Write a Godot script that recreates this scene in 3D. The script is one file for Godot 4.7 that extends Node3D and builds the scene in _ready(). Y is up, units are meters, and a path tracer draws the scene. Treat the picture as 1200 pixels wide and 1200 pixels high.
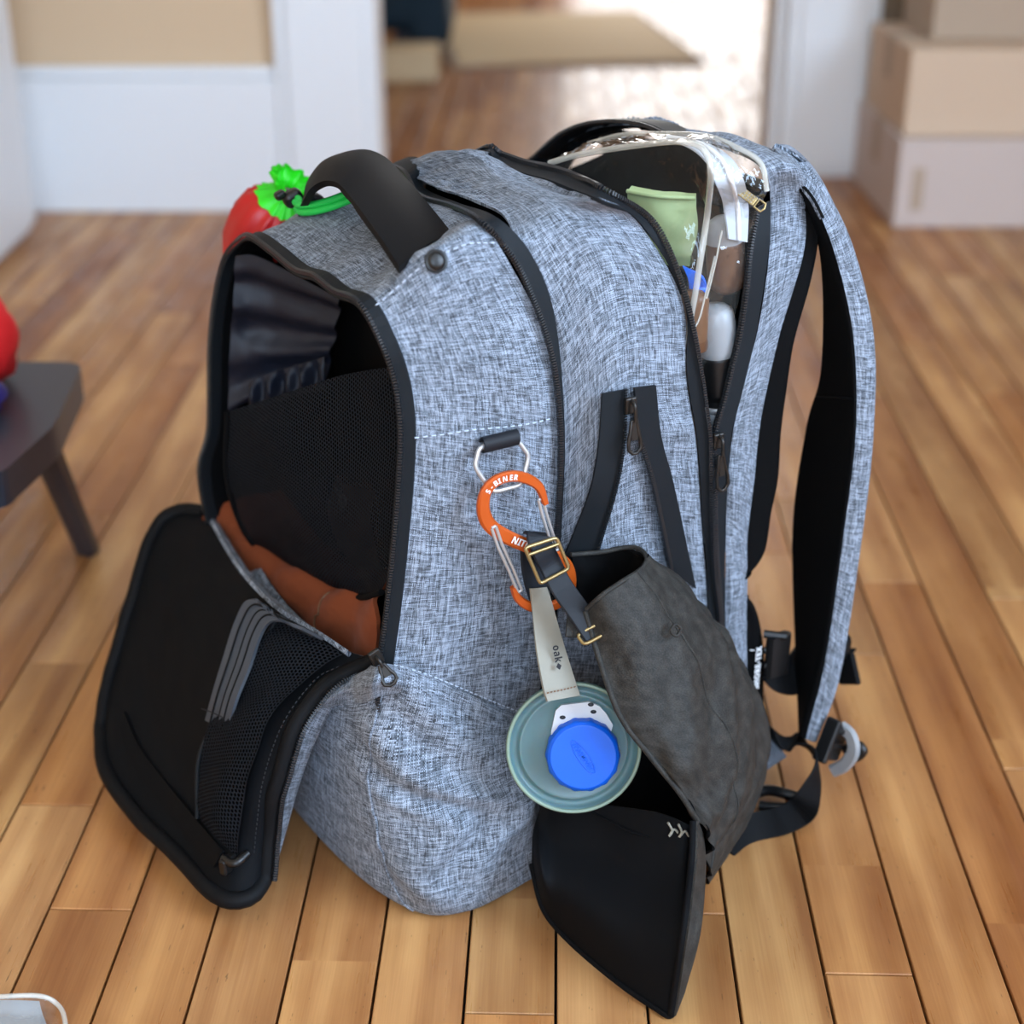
extends Node3D
# A packed grey rucksack on a strip-wood floor, in a daylit room with a doorway to a second room.
# Metres, y up. The rucksack is described in its own axes: x from its front to its back, y up, z out of the side that faces the window.

var bag_space := Transform3D(Basis(Vector3.UP, deg_to_rad(27.0)), Vector3(-0.075, 0, -0.87))
var room := Transform3D()
var taken := {}
var rng := RandomNumberGenerator.new()
var M := {}

func v(x: float, y: float, z: float) -> Vector3:
	return Vector3(x, y, z)

# ------------------------------------------------------------------ nodes
func numbered(called: String) -> String:
	var n: int = taken.get(called, 0)
	taken[called] = n + 1
	return called if n == 0 else "%s_%03d" % [called, n]

func thing(called: String, label: String, category: String, at: Transform3D, group := "") -> Node3D:
	var o := Node3D.new()
	o.name = numbered(called)
	add_child(o)
	o.transform = at
	tag(o, label, category, group)
	return o

func tag(o: Node, label: String, category: String, group := "") -> void:
	o.set_meta("label", label)
	o.set_meta("category", category)
	if group:
		o.set_meta("group", group)

func put(mesh: Mesh, called: String, mat, parent: Node3D, space: Transform3D, kind := "") -> MeshInstance3D:
	var o := MeshInstance3D.new()
	o.name = called if parent != self else numbered(called)
	o.mesh = mesh
	for k in mesh.get_surface_count():
		o.set_surface_override_material(k, mat[mini(k, mat.size() - 1)] if mat is Array else mat)
	parent.add_child(o, true)
	o.transform = parent.global_transform.affine_inverse() * space
	if kind:
		o.set_meta("kind", kind)
	return o

func structure(called: String, parts: Array, mat) -> MeshInstance3D:
	var o := put(join(parts), called, mat, self, room)
	o.set_meta("kind", "structure")
	return o

# ------------------------------------------------------------------ curves
func spline(p: Array, n: int, closed := false) -> PackedVector3Array:
	var out := PackedVector3Array()
	var m := p.size()
	for i in n:
		var t: float = float(i) / (n if closed else n - 1) * (m if closed else m - 1)
		var k := mini(int(t), m - 1 if closed else m - 2)
		var f := t - k
		var a: Vector3 = p[posmod(k - 1, m) if closed else maxi(k - 1, 0)]
		var b: Vector3 = p[k]
		var c: Vector3 = p[(k + 1) % m]
		var d: Vector3 = p[(k + 2) % m if closed else mini(k + 2, m - 1)]
		if not closed and k == 0:
			a = b * 2.0 - c
		if not closed and k + 2 > m - 1:
			d = c * 2.0 - b
		out.append(b.cubic_interpolate(c, a, d, f))
	return out

func even(p: PackedVector3Array, n: int) -> PackedVector3Array:
	var sum := PackedFloat32Array([0.0])
	for i in range(1, p.size()):
		sum.append(sum[i - 1] + p[i].distance_to(p[i - 1]))
	var out := PackedVector3Array()
	var k := 0
	for i in n:
		var want: float = sum[-1] * i / (n - 1)
		while k < p.size() - 2 and sum[k + 1] < want:
			k += 1
		out.append(p[k].lerp(p[k + 1], clampf((want - sum[k]) / maxf(sum[k + 1] - sum[k], 1e-9), 0, 1)))
	return out

func curve(p: Array, n: int) -> PackedVector3Array:
	return even(spline(p, n * 4), n)

func length(p: PackedVector3Array) -> float:
	var s := 0.0
	for i in range(1, p.size()):
		s += p[i].distance_to(p[i - 1])
	return s

func net(ctrl: Array, nu: int, nv: int) -> Array:
	var cols := []
	for c in ctrl:
		cols.append(spline(c, nu))
	var rows := []
	for j in nv:
		rows.append(PackedVector3Array())
	for i in nu:
		var line := []
		for c in cols:
			line.append(c[i])
		var s := spline(line, nv)
		for j in nv:
			rows[j].append(s[j])
	return rows

func coons(top: Array, bottom: Array, left: Array, right: Array, nu: int, nv: int) -> Array:
	var t := curve(top, nu)
	var b := curve(bottom, nu)
	var l := curve(left, nv)
	var r := curve(right, nv)
	var rows := []
	for j in nv:
		var y := float(j) / (nv - 1)
		var row := PackedVector3Array()
		for i in nu:
			var x := float(i) / (nu - 1)
			row.append(t[i].lerp(b[i], y) + l[j].lerp(r[j], x) - t[0].lerp(t[nu - 1], x).lerp(b[0].lerp(b[nu - 1], x), y))
		rows.append(row)
	return rows

func shifted(p, by: Vector3) -> Array:
	var out := []
	for q in p:
		out.append(q + by)
	return out

# ------------------------------------------------------------------ meshes
func facing(rows: Array, inside: Vector3) -> Array:      # normals of a grid, pointing away from a point within
	var nv := rows.size()
	var nu: int = rows[0].size()
	var out := []
	var vote := 0.0
	for j in nv:
		var line := PackedVector3Array()
		for i in nu:
			var du: Vector3 = rows[j][mini(i + 1, nu - 1)] - rows[j][maxi(i - 1, 0)]
			var dv: Vector3 = rows[mini(j + 1, nv - 1)][i] - rows[maxi(j - 1, 0)][i]
			var n := dv.cross(du).normalized()
			if n == Vector3.ZERO:
				n = line[-1] if i > 0 else (out[-1][i] if j > 0 else Vector3.UP)
			line.append(n)
			vote += n.dot((rows[j][i] - inside).normalized())
		out.append(line)
	if vote < 0.0:
		for j in nv:
			for i in nu:
				out[j][i] = -out[j][i]
	return out

func bend(rows: Array, inside: Vector3, f: Callable) -> Array:   # moves each point along its normal by f(metres along, metres across)
	var n := facing(rows, inside)
	var out := []
	var across := 0.0
	for j in rows.size():
		if j > 0:
			across += rows[j][rows[j].size() / 2].distance_to(rows[j - 1][rows[j].size() / 2])
		var line := PackedVector3Array()
		var along := 0.0
		for i in rows[j].size():
			if i > 0:
				along += rows[j][i].distance_to(rows[j][i - 1])
			line.append(rows[j][i] + n[j][i] * f.call(along, across) * minf(1.0, mini(j, rows.size() - 1 - j) / 3.0))
		out.append(line)
	return out

class Soup:
	var p := PackedVector3Array()
	var n := PackedVector3Array()
	var t := PackedVector2Array()
	var x := PackedInt32Array()
	func point(a: Vector3, b: Vector3, c := Vector2.ZERO) -> int:
		p.append(a); n.append(b); t.append(c)
		return p.size() - 1
	func tri(a: int, b: int, c: int) -> void:
		if (p[c] - p[a]).cross(p[b] - p[a]).dot(n[a] + n[b] + n[c]) >= 0.0:
			x.append_array([a, b, c])
		else:
			x.append_array([a, c, b])
	func quad(a: int, b: int, c: int, d: int) -> void:
		tri(a, b, c); tri(a, c, d)
	func flat_quad(a: Vector3, b: Vector3, c: Vector3, d: Vector3, out: Vector3, uv := []) -> void:
		var m := (b - a).cross(d - a).normalized()
		if m.dot(out) < 0.0:
			m = -m
		var q := []
		for k in 4:
			q.append(point([a, b, c, d][k], m, uv[k] if uv else Vector2([a, b, c, d][k].x, [a, b, c, d][k].z)))
		quad(q[0], q[1], q[2], q[3])
	func add_to(mesh: ArrayMesh) -> void:
		var a := []
		a.resize(Mesh.ARRAY_MAX)
		a[Mesh.ARRAY_VERTEX] = p
		a[Mesh.ARRAY_NORMAL] = n
		a[Mesh.ARRAY_TEX_UV] = t
		a[Mesh.ARRAY_INDEX] = x
		mesh.add_surface_from_arrays(Mesh.PRIMITIVE_TRIANGLES, a)
	func mesh() -> ArrayMesh:
		var m := ArrayMesh.new()
		add_to(m)
		return m

func join(meshes: Array) -> ArrayMesh:
	var st := SurfaceTool.new()
	for m in meshes:
		for k in m.get_surface_count():
			st.append_from(m, k, Transform3D())
	return st.commit()

func grid_into(s: Soup, rows: Array, nrm: Array) -> void:
	var nu: int = rows[0].size()
	var base := s.p.size()
	var across := 0.0
	var gone := PackedFloat32Array([0.0])             # threads follow the grid: mean lengths, so that they do not shear
	for i in range(1, nu):
		var step := 0.0
		for j in rows.size():
			step += rows[j][i].distance_to(rows[j][i - 1]) / rows.size()
		gone.append(gone[i - 1] + step)
	for j in rows.size():
		if j > 0:
			for i in range(0, nu, 4):
				across += rows[j][i].distance_to(rows[j - 1][i]) / ceilf(nu / 4.0)
		for i in nu:
			var along := gone[i]
			s.point(rows[j][i], nrm[j][i], Vector2(across, along))
	for j in rows.size() - 1:
		for i in nu - 1:
			var a := base + j * nu + i
			s.quad(a, a + 1, a + nu + 1, a + nu)

func sheet(rows: Array, thick: float, inside: Vector3) -> ArrayMesh:   # surface 0: the outside; surface 1: the inside and the cut edges
	var n := facing(rows, inside)
	var m := ArrayMesh.new()
	var s := Soup.new()
	grid_into(s, rows, n)
	s.add_to(m)
	if thick > 0.0:
		var r := Soup.new()
		var under := []
		var back := []
		for j in rows.size():
			var a := PackedVector3Array()
			var b := PackedVector3Array()
			for i in rows[j].size():
				a.append(rows[j][i] - n[j][i] * thick)
				b.append(-n[j][i])
			under.append(a); back.append(b)
		grid_into(r, under, back)
		var last: int = rows[0].size() - 1
		for j in rows.size() - 1:
			for i in [0, last]:
				var out: Vector3 = rows[j][i] - rows[j][1 if i == 0 else last - 1]
				r.flat_quad(rows[j][i], rows[j + 1][i], under[j + 1][i], under[j][i], out)
		for i in last:
			for j in [0, rows.size() - 1]:
				var out: Vector3 = rows[j][i] - rows[1 if j == 0 else j - 1][i]
				r.flat_quad(rows[j][i], rows[j][i + 1], under[j][i + 1], under[j][i], out)
		r.add_to(m)
	return m

# a profile carried along a line: each profile point is (across, up) with up given per point or once
func sweep(p, up, profile: PackedVector2Array, closed := false, widths: Array = [], smooth := false) -> ArrayMesh:
	var s := Soup.new()
	var m: int = p.size()
	var k := profile.size()
	var rings := []
	for i in m:
		var t: Vector3 = (p[(i + 1) % m if closed else mini(i + 1, m - 1)] - p[posmod(i - 1, m) if closed else maxi(i - 1, 0)]).normalized()
		var u: Vector3 = up[i] if not up is Vector3 else up
		var side := t.cross(u).normalized()
		u = side.cross(t).normalized()
		var w: float = widths[i] if widths else 1.0
		var ring := PackedVector3Array()
		for q in profile:
			ring.append(p[i] + side * q.x * w + u * q.y)
		rings.append(ring)
	var along := 0.0
	for i in (m if closed else m - 1):
		var a: PackedVector3Array = rings[i]
		var b: PackedVector3Array = rings[(i + 1) % m]
		var step: float = p[i].distance_to(p[(i + 1) % m])
		var girth := 0.0
		for q in k:
			var r := (q + 1) % k
			var wide := profile[q].distance_to(profile[r])
			if smooth:
				var ids := []
				for e in [[a, q, i, along, girth], [b, q, i + 1, along + step, girth], [b, r, i + 1, along + step, girth + wide], [a, r, i, along, girth + wide]]:
					ids.append(s.point(e[0][e[1]], (e[0][e[1]] - p[e[2] % m]).normalized(), Vector2(e[4], e[3])))
				s.quad(ids[0], ids[1], ids[2], ids[3])
			else:
				var mid: Vector3 = (a[q] + a[r] + b[q] + b[r]) / 4.0 - (p[i] + p[(i + 1) % m]) / 2.0
				s.flat_quad(a[q], b[q], b[r], a[r], mid, [Vector2(girth, along), Vector2(girth, along + step), Vector2(girth + wide, along + step), Vector2(girth + wide, along)])
			girth += wide
		along += step
	if not closed:
		for e in [0, m - 1]:
			var n: Vector3 = (p[e] - p[1 if e == 0 else m - 2]).normalized()
			var c := s.point(p[e], n)
			var ids := []
			for q in rings[e]:
				ids.append(s.point(q, n))
			for q in k:
				s.tri(c, ids[q], ids[(q + 1) % k])
	return s.mesh()

func bar(w: float, t: float, b := 0.3) -> PackedVector2Array:   # a band's cross-section with chamfered edges
	var x := w / 2.0
	var y := t / 2.0
	var c := minf(w, t) * b
	return PackedVector2Array([v2(-x + c, -y), v2(x - c, -y), v2(x, -y + c), v2(x, y - c), v2(x - c, y), v2(-x + c, y), v2(-x, y - c), v2(-x, -y + c)])

func v2(x: float, y: float) -> Vector2:
	return Vector2(x, y)

func ring(r: float, sides := 8) -> PackedVector2Array:
	var out := PackedVector2Array()
	for k in sides:
		out.append(Vector2.from_angle(TAU * k / sides) * r)
	return out

func tube(p, r: float, closed := false, sides := 8, widths: Array = []) -> ArrayMesh:
	var ups := PackedVector3Array()
	var last := Vector3.ZERO
	for i in p.size():
		var t: Vector3 = (p[mini(i + 1, p.size() - 1)] - p[maxi(i - 1, 0)]).normalized()
		if last == Vector3.ZERO:
			last = Vector3.UP if absf(t.y) < 0.8 else Vector3.RIGHT
		last = (last - t * last.dot(t)).normalized()
		ups.append(last)
	return sweep(p, ups, ring(r, sides), closed, widths, true)

func lathe(profile: Array, segs := 32, squash := 1.0) -> ArrayMesh:      # (radius, height) pairs turned about y
	var s := Soup.new()
	var m := profile.size()
	for i in m:
		var d: Vector2 = profile[mini(i + 1, m - 1)] - profile[maxi(i - 1, 0)]
		for k in segs + 1:
			var a := TAU * k / segs
			var n := Vector3(d.y * cos(a), -d.x, d.y * sin(a) / squash).normalized()
			s.point(v(profile[i].x * cos(a), profile[i].y, profile[i].x * sin(a) * squash), n, Vector2(float(k) / segs * 0.2, profile[i].y))
	for i in m - 1:
		for k in segs:
			var a := i * (segs + 1) + k
			s.quad(a, a + 1, a + segs + 2, a + segs + 1)
	return s.mesh()

func block(size: Vector3, r: float, at := Transform3D()) -> ArrayMesh:    # a box with rounded edges
	var s := Soup.new()
	var h := size / 2.0
	var inner := h - Vector3.ONE * r
	for axis in 3:
		for sign in [-1.0, 1.0]:
			var a := (axis + 1) % 3
			var b := (axis + 2) % 3
			var ids := []
			for q in [-h[a], -h[a] + r * 0.4, -inner[a], inner[a], h[a] - r * 0.4, h[a]]:
				var line := []
				for w in [-h[b], -h[b] + r * 0.4, -inner[b], inner[b], h[b] - r * 0.4, h[b]]:
					var c := Vector3.ZERO
					c[axis] = sign * h[axis]
					c[a] = q
					c[b] = w
					var o := c.clamp(-inner, inner)
					var n := (c - o).normalized()
					line.append(s.point(at * (o + n * r), (at.basis * n).normalized(), Vector2(q, w)))
				ids.append(line)
			for i in 5:
				for j in 5:
					s.quad(ids[i][j], ids[i + 1][j], ids[i + 1][j + 1], ids[i][j + 1])
	return s.mesh()

func box(lo: Vector3, hi: Vector3, r := 0.003) -> ArrayMesh:
	return block(hi - lo, r, Transform3D(Basis(), (lo + hi) / 2.0))

func teeth(p, up, pitch: float, size: Vector3, lift := 0.0) -> ArrayMesh:   # a zip's row of small teeth
	var s := Soup.new()
	var total := length(p)
	var n := int(total / pitch)
	var q := even(p, n)
	var ups := even(up, n) if not up is Vector3 else PackedVector3Array()
	for i in n:
		var t := (q[mini(i + 1, n - 1)] - q[maxi(i - 1, 0)]).normalized()
		var u: Vector3 = up if up is Vector3 else ups[i].normalized()
		var side := t.cross(u).normalized()
		u = side.cross(t).normalized()
		var o := q[i] + u * lift
		var a := side * size.x / 2.0
		var b := u * size.y
		var c := t * size.z / 2.0
		s.flat_quad(o - a * 0.6 - c + b, o + a * 0.6 - c + b, o + a * 0.6 + c + b, o - a * 0.6 + c + b, u)
		s.flat_quad(o - a - c, o - a + c, o - a * 0.6 + c + b, o - a * 0.6 - c + b, -side)
		s.flat_quad(o + a - c, o + a + c, o + a * 0.6 + c + b, o + a * 0.6 - c + b, side)
		s.flat_quad(o - a - c, o + a - c, o + a * 0.6 - c + b, o - a * 0.6 - c + b, -t)
		s.flat_quad(o - a + c, o + a + c, o + a * 0.6 + c + b, o - a * 0.6 + c + b, t)
	return s.mesh()

func stitches(p: PackedVector3Array, up: Vector3, pitch: float, r: float) -> ArrayMesh:
	var n := int(length(p) / pitch) * 2
	var q := even(p, n + 1)
	var parts := []
	for i in range(0, n, 2):
		parts.append(tube([q[i], (q[i] + q[i + 1]) / 2.0 + up * r * 0.5, q[i + 1]], r, false, 5))
	return join(parts)

func frame_at(o: Vector3, x: Vector3, out: Vector3) -> Transform3D:     # x along the writing, z out of the surface
	var z := out.normalized()
	x = (x - z * x.dot(z)).normalized()
	return Transform3D(Basis(x, z.cross(x), z), o)

func lettering(text: String, tall: float, bold := false) -> TextMesh:
	var f := SystemFont.new()
	f.font_names = PackedStringArray(["Droid Sans"])
	f.font_weight = 700 if bold else 400
	var t := TextMesh.new()
	t.text = text
	t.font = f
	t.font_size = 48
	t.pixel_size = tall / 36.0
	t.depth = tall * 0.06
	return t

func fan(p: Array, thick: float, out: Vector3) -> ArrayMesh:              # a flat outline given a thickness
	var s := Soup.new()
	var c := Vector3.ZERO
	for q in p:
		c += q / p.size()
	for k in [[0.0, out], [-thick, -out]]:
		var mid := s.point(c + out * k[0], k[1])
		var ids := []
		for q in p:
			ids.append(s.point(q + out * k[0], k[1], Vector2(q.x, q.y)))
		for i in p.size():
			s.tri(mid, ids[i], ids[(i + 1) % p.size()])
	for i in p.size():
		var a: Vector3 = p[i]
		var b: Vector3 = p[(i + 1) % p.size()]
		s.flat_quad(a, b, b - out * thick, a - out * thick, (a + b) / 2.0 - c)
	return s.mesh()

# ------------------------------------------------------------------ materials
func paint(color: Color, rough := 0.6, metal := 0.0) -> StandardMaterial3D:
	var m := StandardMaterial3D.new()
	m.albedo_color = color
	m.roughness = rough
	m.metallic = metal
	return m

func heather_image() -> Image:             # woven slub yarn: every warp and weft thread changes tone along its length
	var n := 1024
	var r := RandomNumberGenerator.new()
	r.seed = 7
	var yarns := n / 4
	var warp := []
	var weft := []
	for set in [warp, weft]:
		for k in yarns:
			var line := PackedByteArray()
			line.resize(n)
			var x := 0
			var tone := 150.0
			while x < n:
				var run := r.randi_range(6, 64)
				var pick := r.randf()
				var want := r.randf_range(68, 116) if pick < 0.28 else (r.randf_range(134, 182) if pick < 0.72 else r.randf_range(192, 236))
				for i in run:
					tone = lerpf(tone, want, 0.3)
					if x < n:
						line[x] = int(clampf(tone, 0, 255))
					x += 1
			set.append(line)
	var bytes := PackedByteArray()
	bytes.resize(n * n)
	var dip := [0.72, 1.0, 1.0, 0.84]
	for y in n:
		var row: PackedByteArray = weft[y >> 2]
		var fy: float = dip[y & 3]
		var half := (y >> 2) & 1
		for x in n:
			var k := x >> 2
			if (k & 1) == half:
				bytes[y * n + x] = int(row[x] * fy)
			else:
				bytes[y * n + x] = int(warp[k][y] * dip[x & 3])
	return Image.create_from_data(n, n, false, Image.FORMAT_L8, bytes)

func make_materials() -> void:
	var im := heather_image()
	var bump: Image = im.duplicate()
	bump.convert(Image.FORMAT_RGB8)
	bump.bump_map_to_normal_map(1.6)
	im.convert(Image.FORMAT_RGB8)
	var weave := ImageTexture.create_from_image(im)
	var relief := ImageTexture.create_from_image(bump)
	for k in ["fabric"]:
		var m := paint(Color(0.81, 0.862, 0.935), 0.9)
		m.albedo_texture = weave
		m.metallic_specular = 0.3
		m.normal_enabled = true
		m.normal_texture = relief
		m.normal_scale = 0.7
		m.uv1_scale = Vector3(6.4, 6.4, 6.4)
		m.rim_enabled = true
		m.rim = 0.2
		M[k] = m
	# close twill for webbing and tape
	var n := 256
	var tw := Image.create(n, n, false, Image.FORMAT_RGB8)
	for y in n:
		for x in n:
			var g := 0.72 + 0.28 * absf(sin((x + y * 0.5) * TAU / 16.0)) * (0.8 + 0.2 * sin(y * TAU / 8.0))
			tw.set_pixel(x, y, Color(g, g, g))
	var twill := ImageTexture.create_from_image(tw)
	var twb: Image = tw.duplicate()
	twb.bump_map_to_normal_map(2.0)
	var twill_relief := ImageTexture.create_from_image(twb)
	for e in [["webbing", Color(0.085, 0.088, 0.095), 0.6], ["tape", Color(0.135, 0.15, 0.165), 0.55], ["webbing_grey", Color(0.30, 0.33, 0.37), 0.5], ["leather_blue", Color(0.085, 0.1, 0.13), 0.6], ["lining", Color(0.11, 0.125, 0.18), 0.5], ["black_cloth", Color(0.04, 0.042, 0.048), 0.85], ["air_mesh", Color(0.03, 0.031, 0.036), 0.85], ["padding", Color(0.052, 0.062, 0.076), 0.7], ["visor", Color(0.05, 0.054, 0.064), 0.75], ["strap_cream", Color(0.66, 0.64, 0.58), 0.6]]:
		var m := paint(e[1], e[2])
		m.albedo_texture = twill
		m.normal_enabled = true
		m.normal_texture = twill_relief
		m.normal_scale = 0.5
		m.uv1_scale = Vector3(60, 60, 60)
		m.metallic_specular = 0.42 if e[0] in ["webbing_grey", "leather_blue", "lining", "strap_cream"] else 0.24
		M[e[0]] = m
	# waxed cotton: scuffed and dusty in patches
	var noise := FastNoiseLite.new()
	noise.seed = 3
	noise.frequency = 0.012
	noise.fractal_octaves = 5
	var fine := FastNoiseLite.new()
	fine.seed = 9
	fine.frequency = 0.12
	var wx := Image.create(512, 512, false, Image.FORMAT_RGB8)
	for y in 512:
		for x in 512:
			var g := 0.68 + 0.2 * noise.get_noise_2d(x * 2.4, y * 2.4) + 0.24 * fine.get_noise_2d(x * 2.0, y * 2.0) + 0.08 * ((x + y) & 1)
			wx.set_pixel(x, y, Color(g, g * 0.985, g * 0.96))
	var wax := paint(Color(0.27, 0.265, 0.255), 0.66)
	wax.metallic_specular = 0.35
	wax.albedo_texture = ImageTexture.create_from_image(wx)
	wax.uv1_scale = Vector3(5, 5, 5)
	var wxb: Image = wx.duplicate()
	wxb.bump_map_to_normal_map(3.0)
	wax.normal_enabled = true
	wax.normal_texture = ImageTexture.create_from_image(wxb)
	wax.normal_scale = 0.25
	M.wax = wax
	# strip flooring: long grain with darker bands and specks
	var long := FastNoiseLite.new()
	long.seed = 21
	long.frequency = 0.02
	long.fractal_octaves = 4
	var flake := FastNoiseLite.new()
	flake.seed = 5
	flake.frequency = 0.09
	var wood := Image.create(512, 1024, false, Image.FORMAT_RGB8)
	for y in 1024:
		for x in 512:
			var a := long.get_noise_2d(x * 0.55 + 18.0 * long.get_noise_2d(x * 0.1, y * 0.05), y * 0.035)
			var b := flake.get_noise_2d(x * 3.0, y * 0.12)
			var c := long.get_noise_2d(x * 0.25 + 400.0, y * 0.22)
			var t := clampf(0.5 + 0.55 * a + 0.14 * b + 0.45 * c, 0, 1)
			var col := Color(0.555, 0.355, 0.20).lerp(Color(0.81, 0.62, 0.405), t)
			if flake.get_noise_2d(x * 1.4 + 900.0, y * 0.5) > 0.62:
				col = col.darkened(0.28)
			wood.set_pixel(x, y, col)
	var grain := ImageTexture.create_from_image(wood)
	var wb: Image = wood.duplicate()
	wb.bump_map_to_normal_map(0.8)
	var grain_relief := ImageTexture.create_from_image(wb)
	var scuff := Image.create(512, 512, false, Image.FORMAT_RGB8)
	for y in 512:
		for x in 512:
			var g := clampf(0.40 + 0.22 * noise.get_noise_2d(x * 1.3, y * 1.3) + 0.1 * fine.get_noise_2d(x * 2.0, y * 0.3), 0, 1)
			scuff.set_pixel(x, y, Color(g, g, g))
	var worn := ImageTexture.create_from_image(scuff)
	M.wood = []
	for tint in [Color(1, 0.98, 0.95), Color(0.93, 0.88, 0.82), Color(0.97, 0.91, 0.84), Color(1.0, 1.0, 1.0), Color(0.87, 0.78, 0.7), Color(0.95, 0.95, 0.93)]:
		var m := paint(tint, 1.0)
		m.albedo_texture = grain
		m.roughness_texture = worn
		m.uv1_scale = Vector3(4.35, 0.77, 1)
		m.normal_enabled = true
		m.normal_texture = grain_relief
		m.normal_scale = 0.25
		M.wood.append(m)
	M.gap = paint(Color(0.07, 0.045, 0.03), 0.95)
	# plaster and gloss paint
	var pl := NoiseTexture2D.new()
	pl.width = 256
	pl.height = 256
	pl.seamless = true
	pl.as_normal_map = true
	pl.bump_strength = 1.5
	pl.noise = fine
	for e in [["white_paint", Color(0.90, 0.905, 0.91), 0.35], ["beige_wall", Color(0.82, 0.71, 0.58), 0.85], ["ceiling", Color(0.88, 0.87, 0.85), 0.9], ["brown_wall", Color(0.5, 0.41, 0.32), 0.85], ["card", Color(0.82, 0.72, 0.62), 0.8]]:
		var m := paint(e[1], e[2])
		m.normal_enabled = true
		m.normal_texture = pl
		m.normal_scale = 0.15
		m.uv1_triplanar = true
		m.uv1_world_triplanar = true
		m.uv1_scale = Vector3(4, 4, 4)
		M[e[0]] = m
	M.black_plastic = paint(Color(0.045, 0.047, 0.052), 0.4)
	M.zip = paint(Color(0.13, 0.135, 0.145), 0.35)
	M.steel = paint(Color(0.76, 0.76, 0.76), 0.36, 0.65)
	M.gunmetal = paint(Color(0.23, 0.22, 0.21), 0.38, 0.8)
	M.brass = paint(Color(0.64, 0.56, 0.39), 0.36, 0.9)
	M.orange = paint(Color(0.77, 0.34, 0.10), 0.38, 0.3)
	M.white_ink = paint(Color(0.92, 0.92, 0.92), 0.6)
	M.thread = paint(Color(0.74, 0.79, 0.86), 0.8)
	M.dark_thread = paint(Color(0.1, 0.105, 0.12), 0.8)
	M.rust = paint(Color(0.47, 0.235, 0.13), 0.8)
	M.rust.metallic_specular = 0.25
	M.rust.normal_enabled = true
	M.rust.normal_texture = twill_relief
	M.rust.normal_scale = 0.3
	M.rust.uv1_scale = Vector3(60, 60, 60)
	M.rust.rim_enabled = true
	M.rust.rim = 0.3
	var net_im := Image.create(64, 64, false, Image.FORMAT_RGBA8)
	for y in 64:
		for x in 64:
			var hole := Vector2(fposmod(x + (8 if (y / 16) % 2 else 0), 16) - 8, y % 16 - 8).length() < 5.5
			net_im.set_pixel(x, y, Color(0.02, 0.021, 0.025, 0.86) if hole else Color(0.12, 0.13, 0.15, 0.99))
	var netting := paint(Color.WHITE, 0.6)
	netting.metallic_specular = 0.1
	netting.albedo_texture = ImageTexture.create_from_image(net_im)
	netting.transparency = BaseMaterial3D.TRANSPARENCY_ALPHA
	netting.uv1_scale = Vector3(90, 90, 90)
	M.netting = netting
	var film := paint(Color(0.95, 0.96, 0.93, 0.03), 0.06)
	film.transparency = BaseMaterial3D.TRANSPARENCY_ALPHA
	M.film = film
	var piping := paint(Color(0.9, 0.9, 0.86, 0.35), 0.15)
	piping.transparency = BaseMaterial3D.TRANSPARENCY_ALPHA
	M.clear_piping = piping
	var zb := paint(Color(0.82, 0.85, 0.88, 0.72), 0.3)
	zb.transparency = BaseMaterial3D.TRANSPARENCY_ALPHA
	M.zip_band = zb
	var sil := paint(Color(0.35, 0.465, 0.475), 0.36)
	sil.subsurf_scatter_enabled = true
	sil.subsurf_scatter_strength = 0.5
	M.silicone = sil
	M.silicone_pale = paint(Color(0.50, 0.58, 0.51), 0.42)
	M.blue = paint(Color(0.0, 0.36, 0.84), 0.42)
	M.white_plastic = paint(Color(0.80, 0.81, 0.82), 0.4)
	M.red_nylon = paint(Color(0.70, 0.05, 0.06), 0.42)
	M.green_nylon = paint(Color(0.16, 0.80, 0.10), 0.45)
	M.green_cord = paint(Color(0.12, 0.80, 0.32), 0.6)
	M.mint = paint(Color(0.72, 0.80, 0.58), 0.45)
	M.brown_gloss = paint(Color(0.36, 0.24, 0.165), 0.3)
	M.tan = paint(Color(0.42, 0.29, 0.19), 0.5)
	M.pale_grey = paint(Color(0.58, 0.59, 0.60), 0.4)
	M.teal = paint(Color(0.04, 0.16, 0.22), 0.8)
	M.cream = paint(Color(0.88, 0.79, 0.63), 0.8)
	M.dark_wood = paint(Color(0.19, 0.20, 0.24), 0.4)
	M.coral = paint(Color(0.85, 0.10, 0.12), 0.7)
	M.violet = paint(Color(0.20, 0.16, 0.50), 0.7)
	M.sky_blue = paint(Color(0.1, 0.42, 0.9), 0.4)
	M.linen = paint(Color(0.70, 0.62, 0.54), 0.85)
	M.box_grey = paint(Color(0.79, 0.73, 0.70), 0.7)
	M.ink = paint(Color(0.05, 0.055, 0.08), 0.6)

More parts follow.
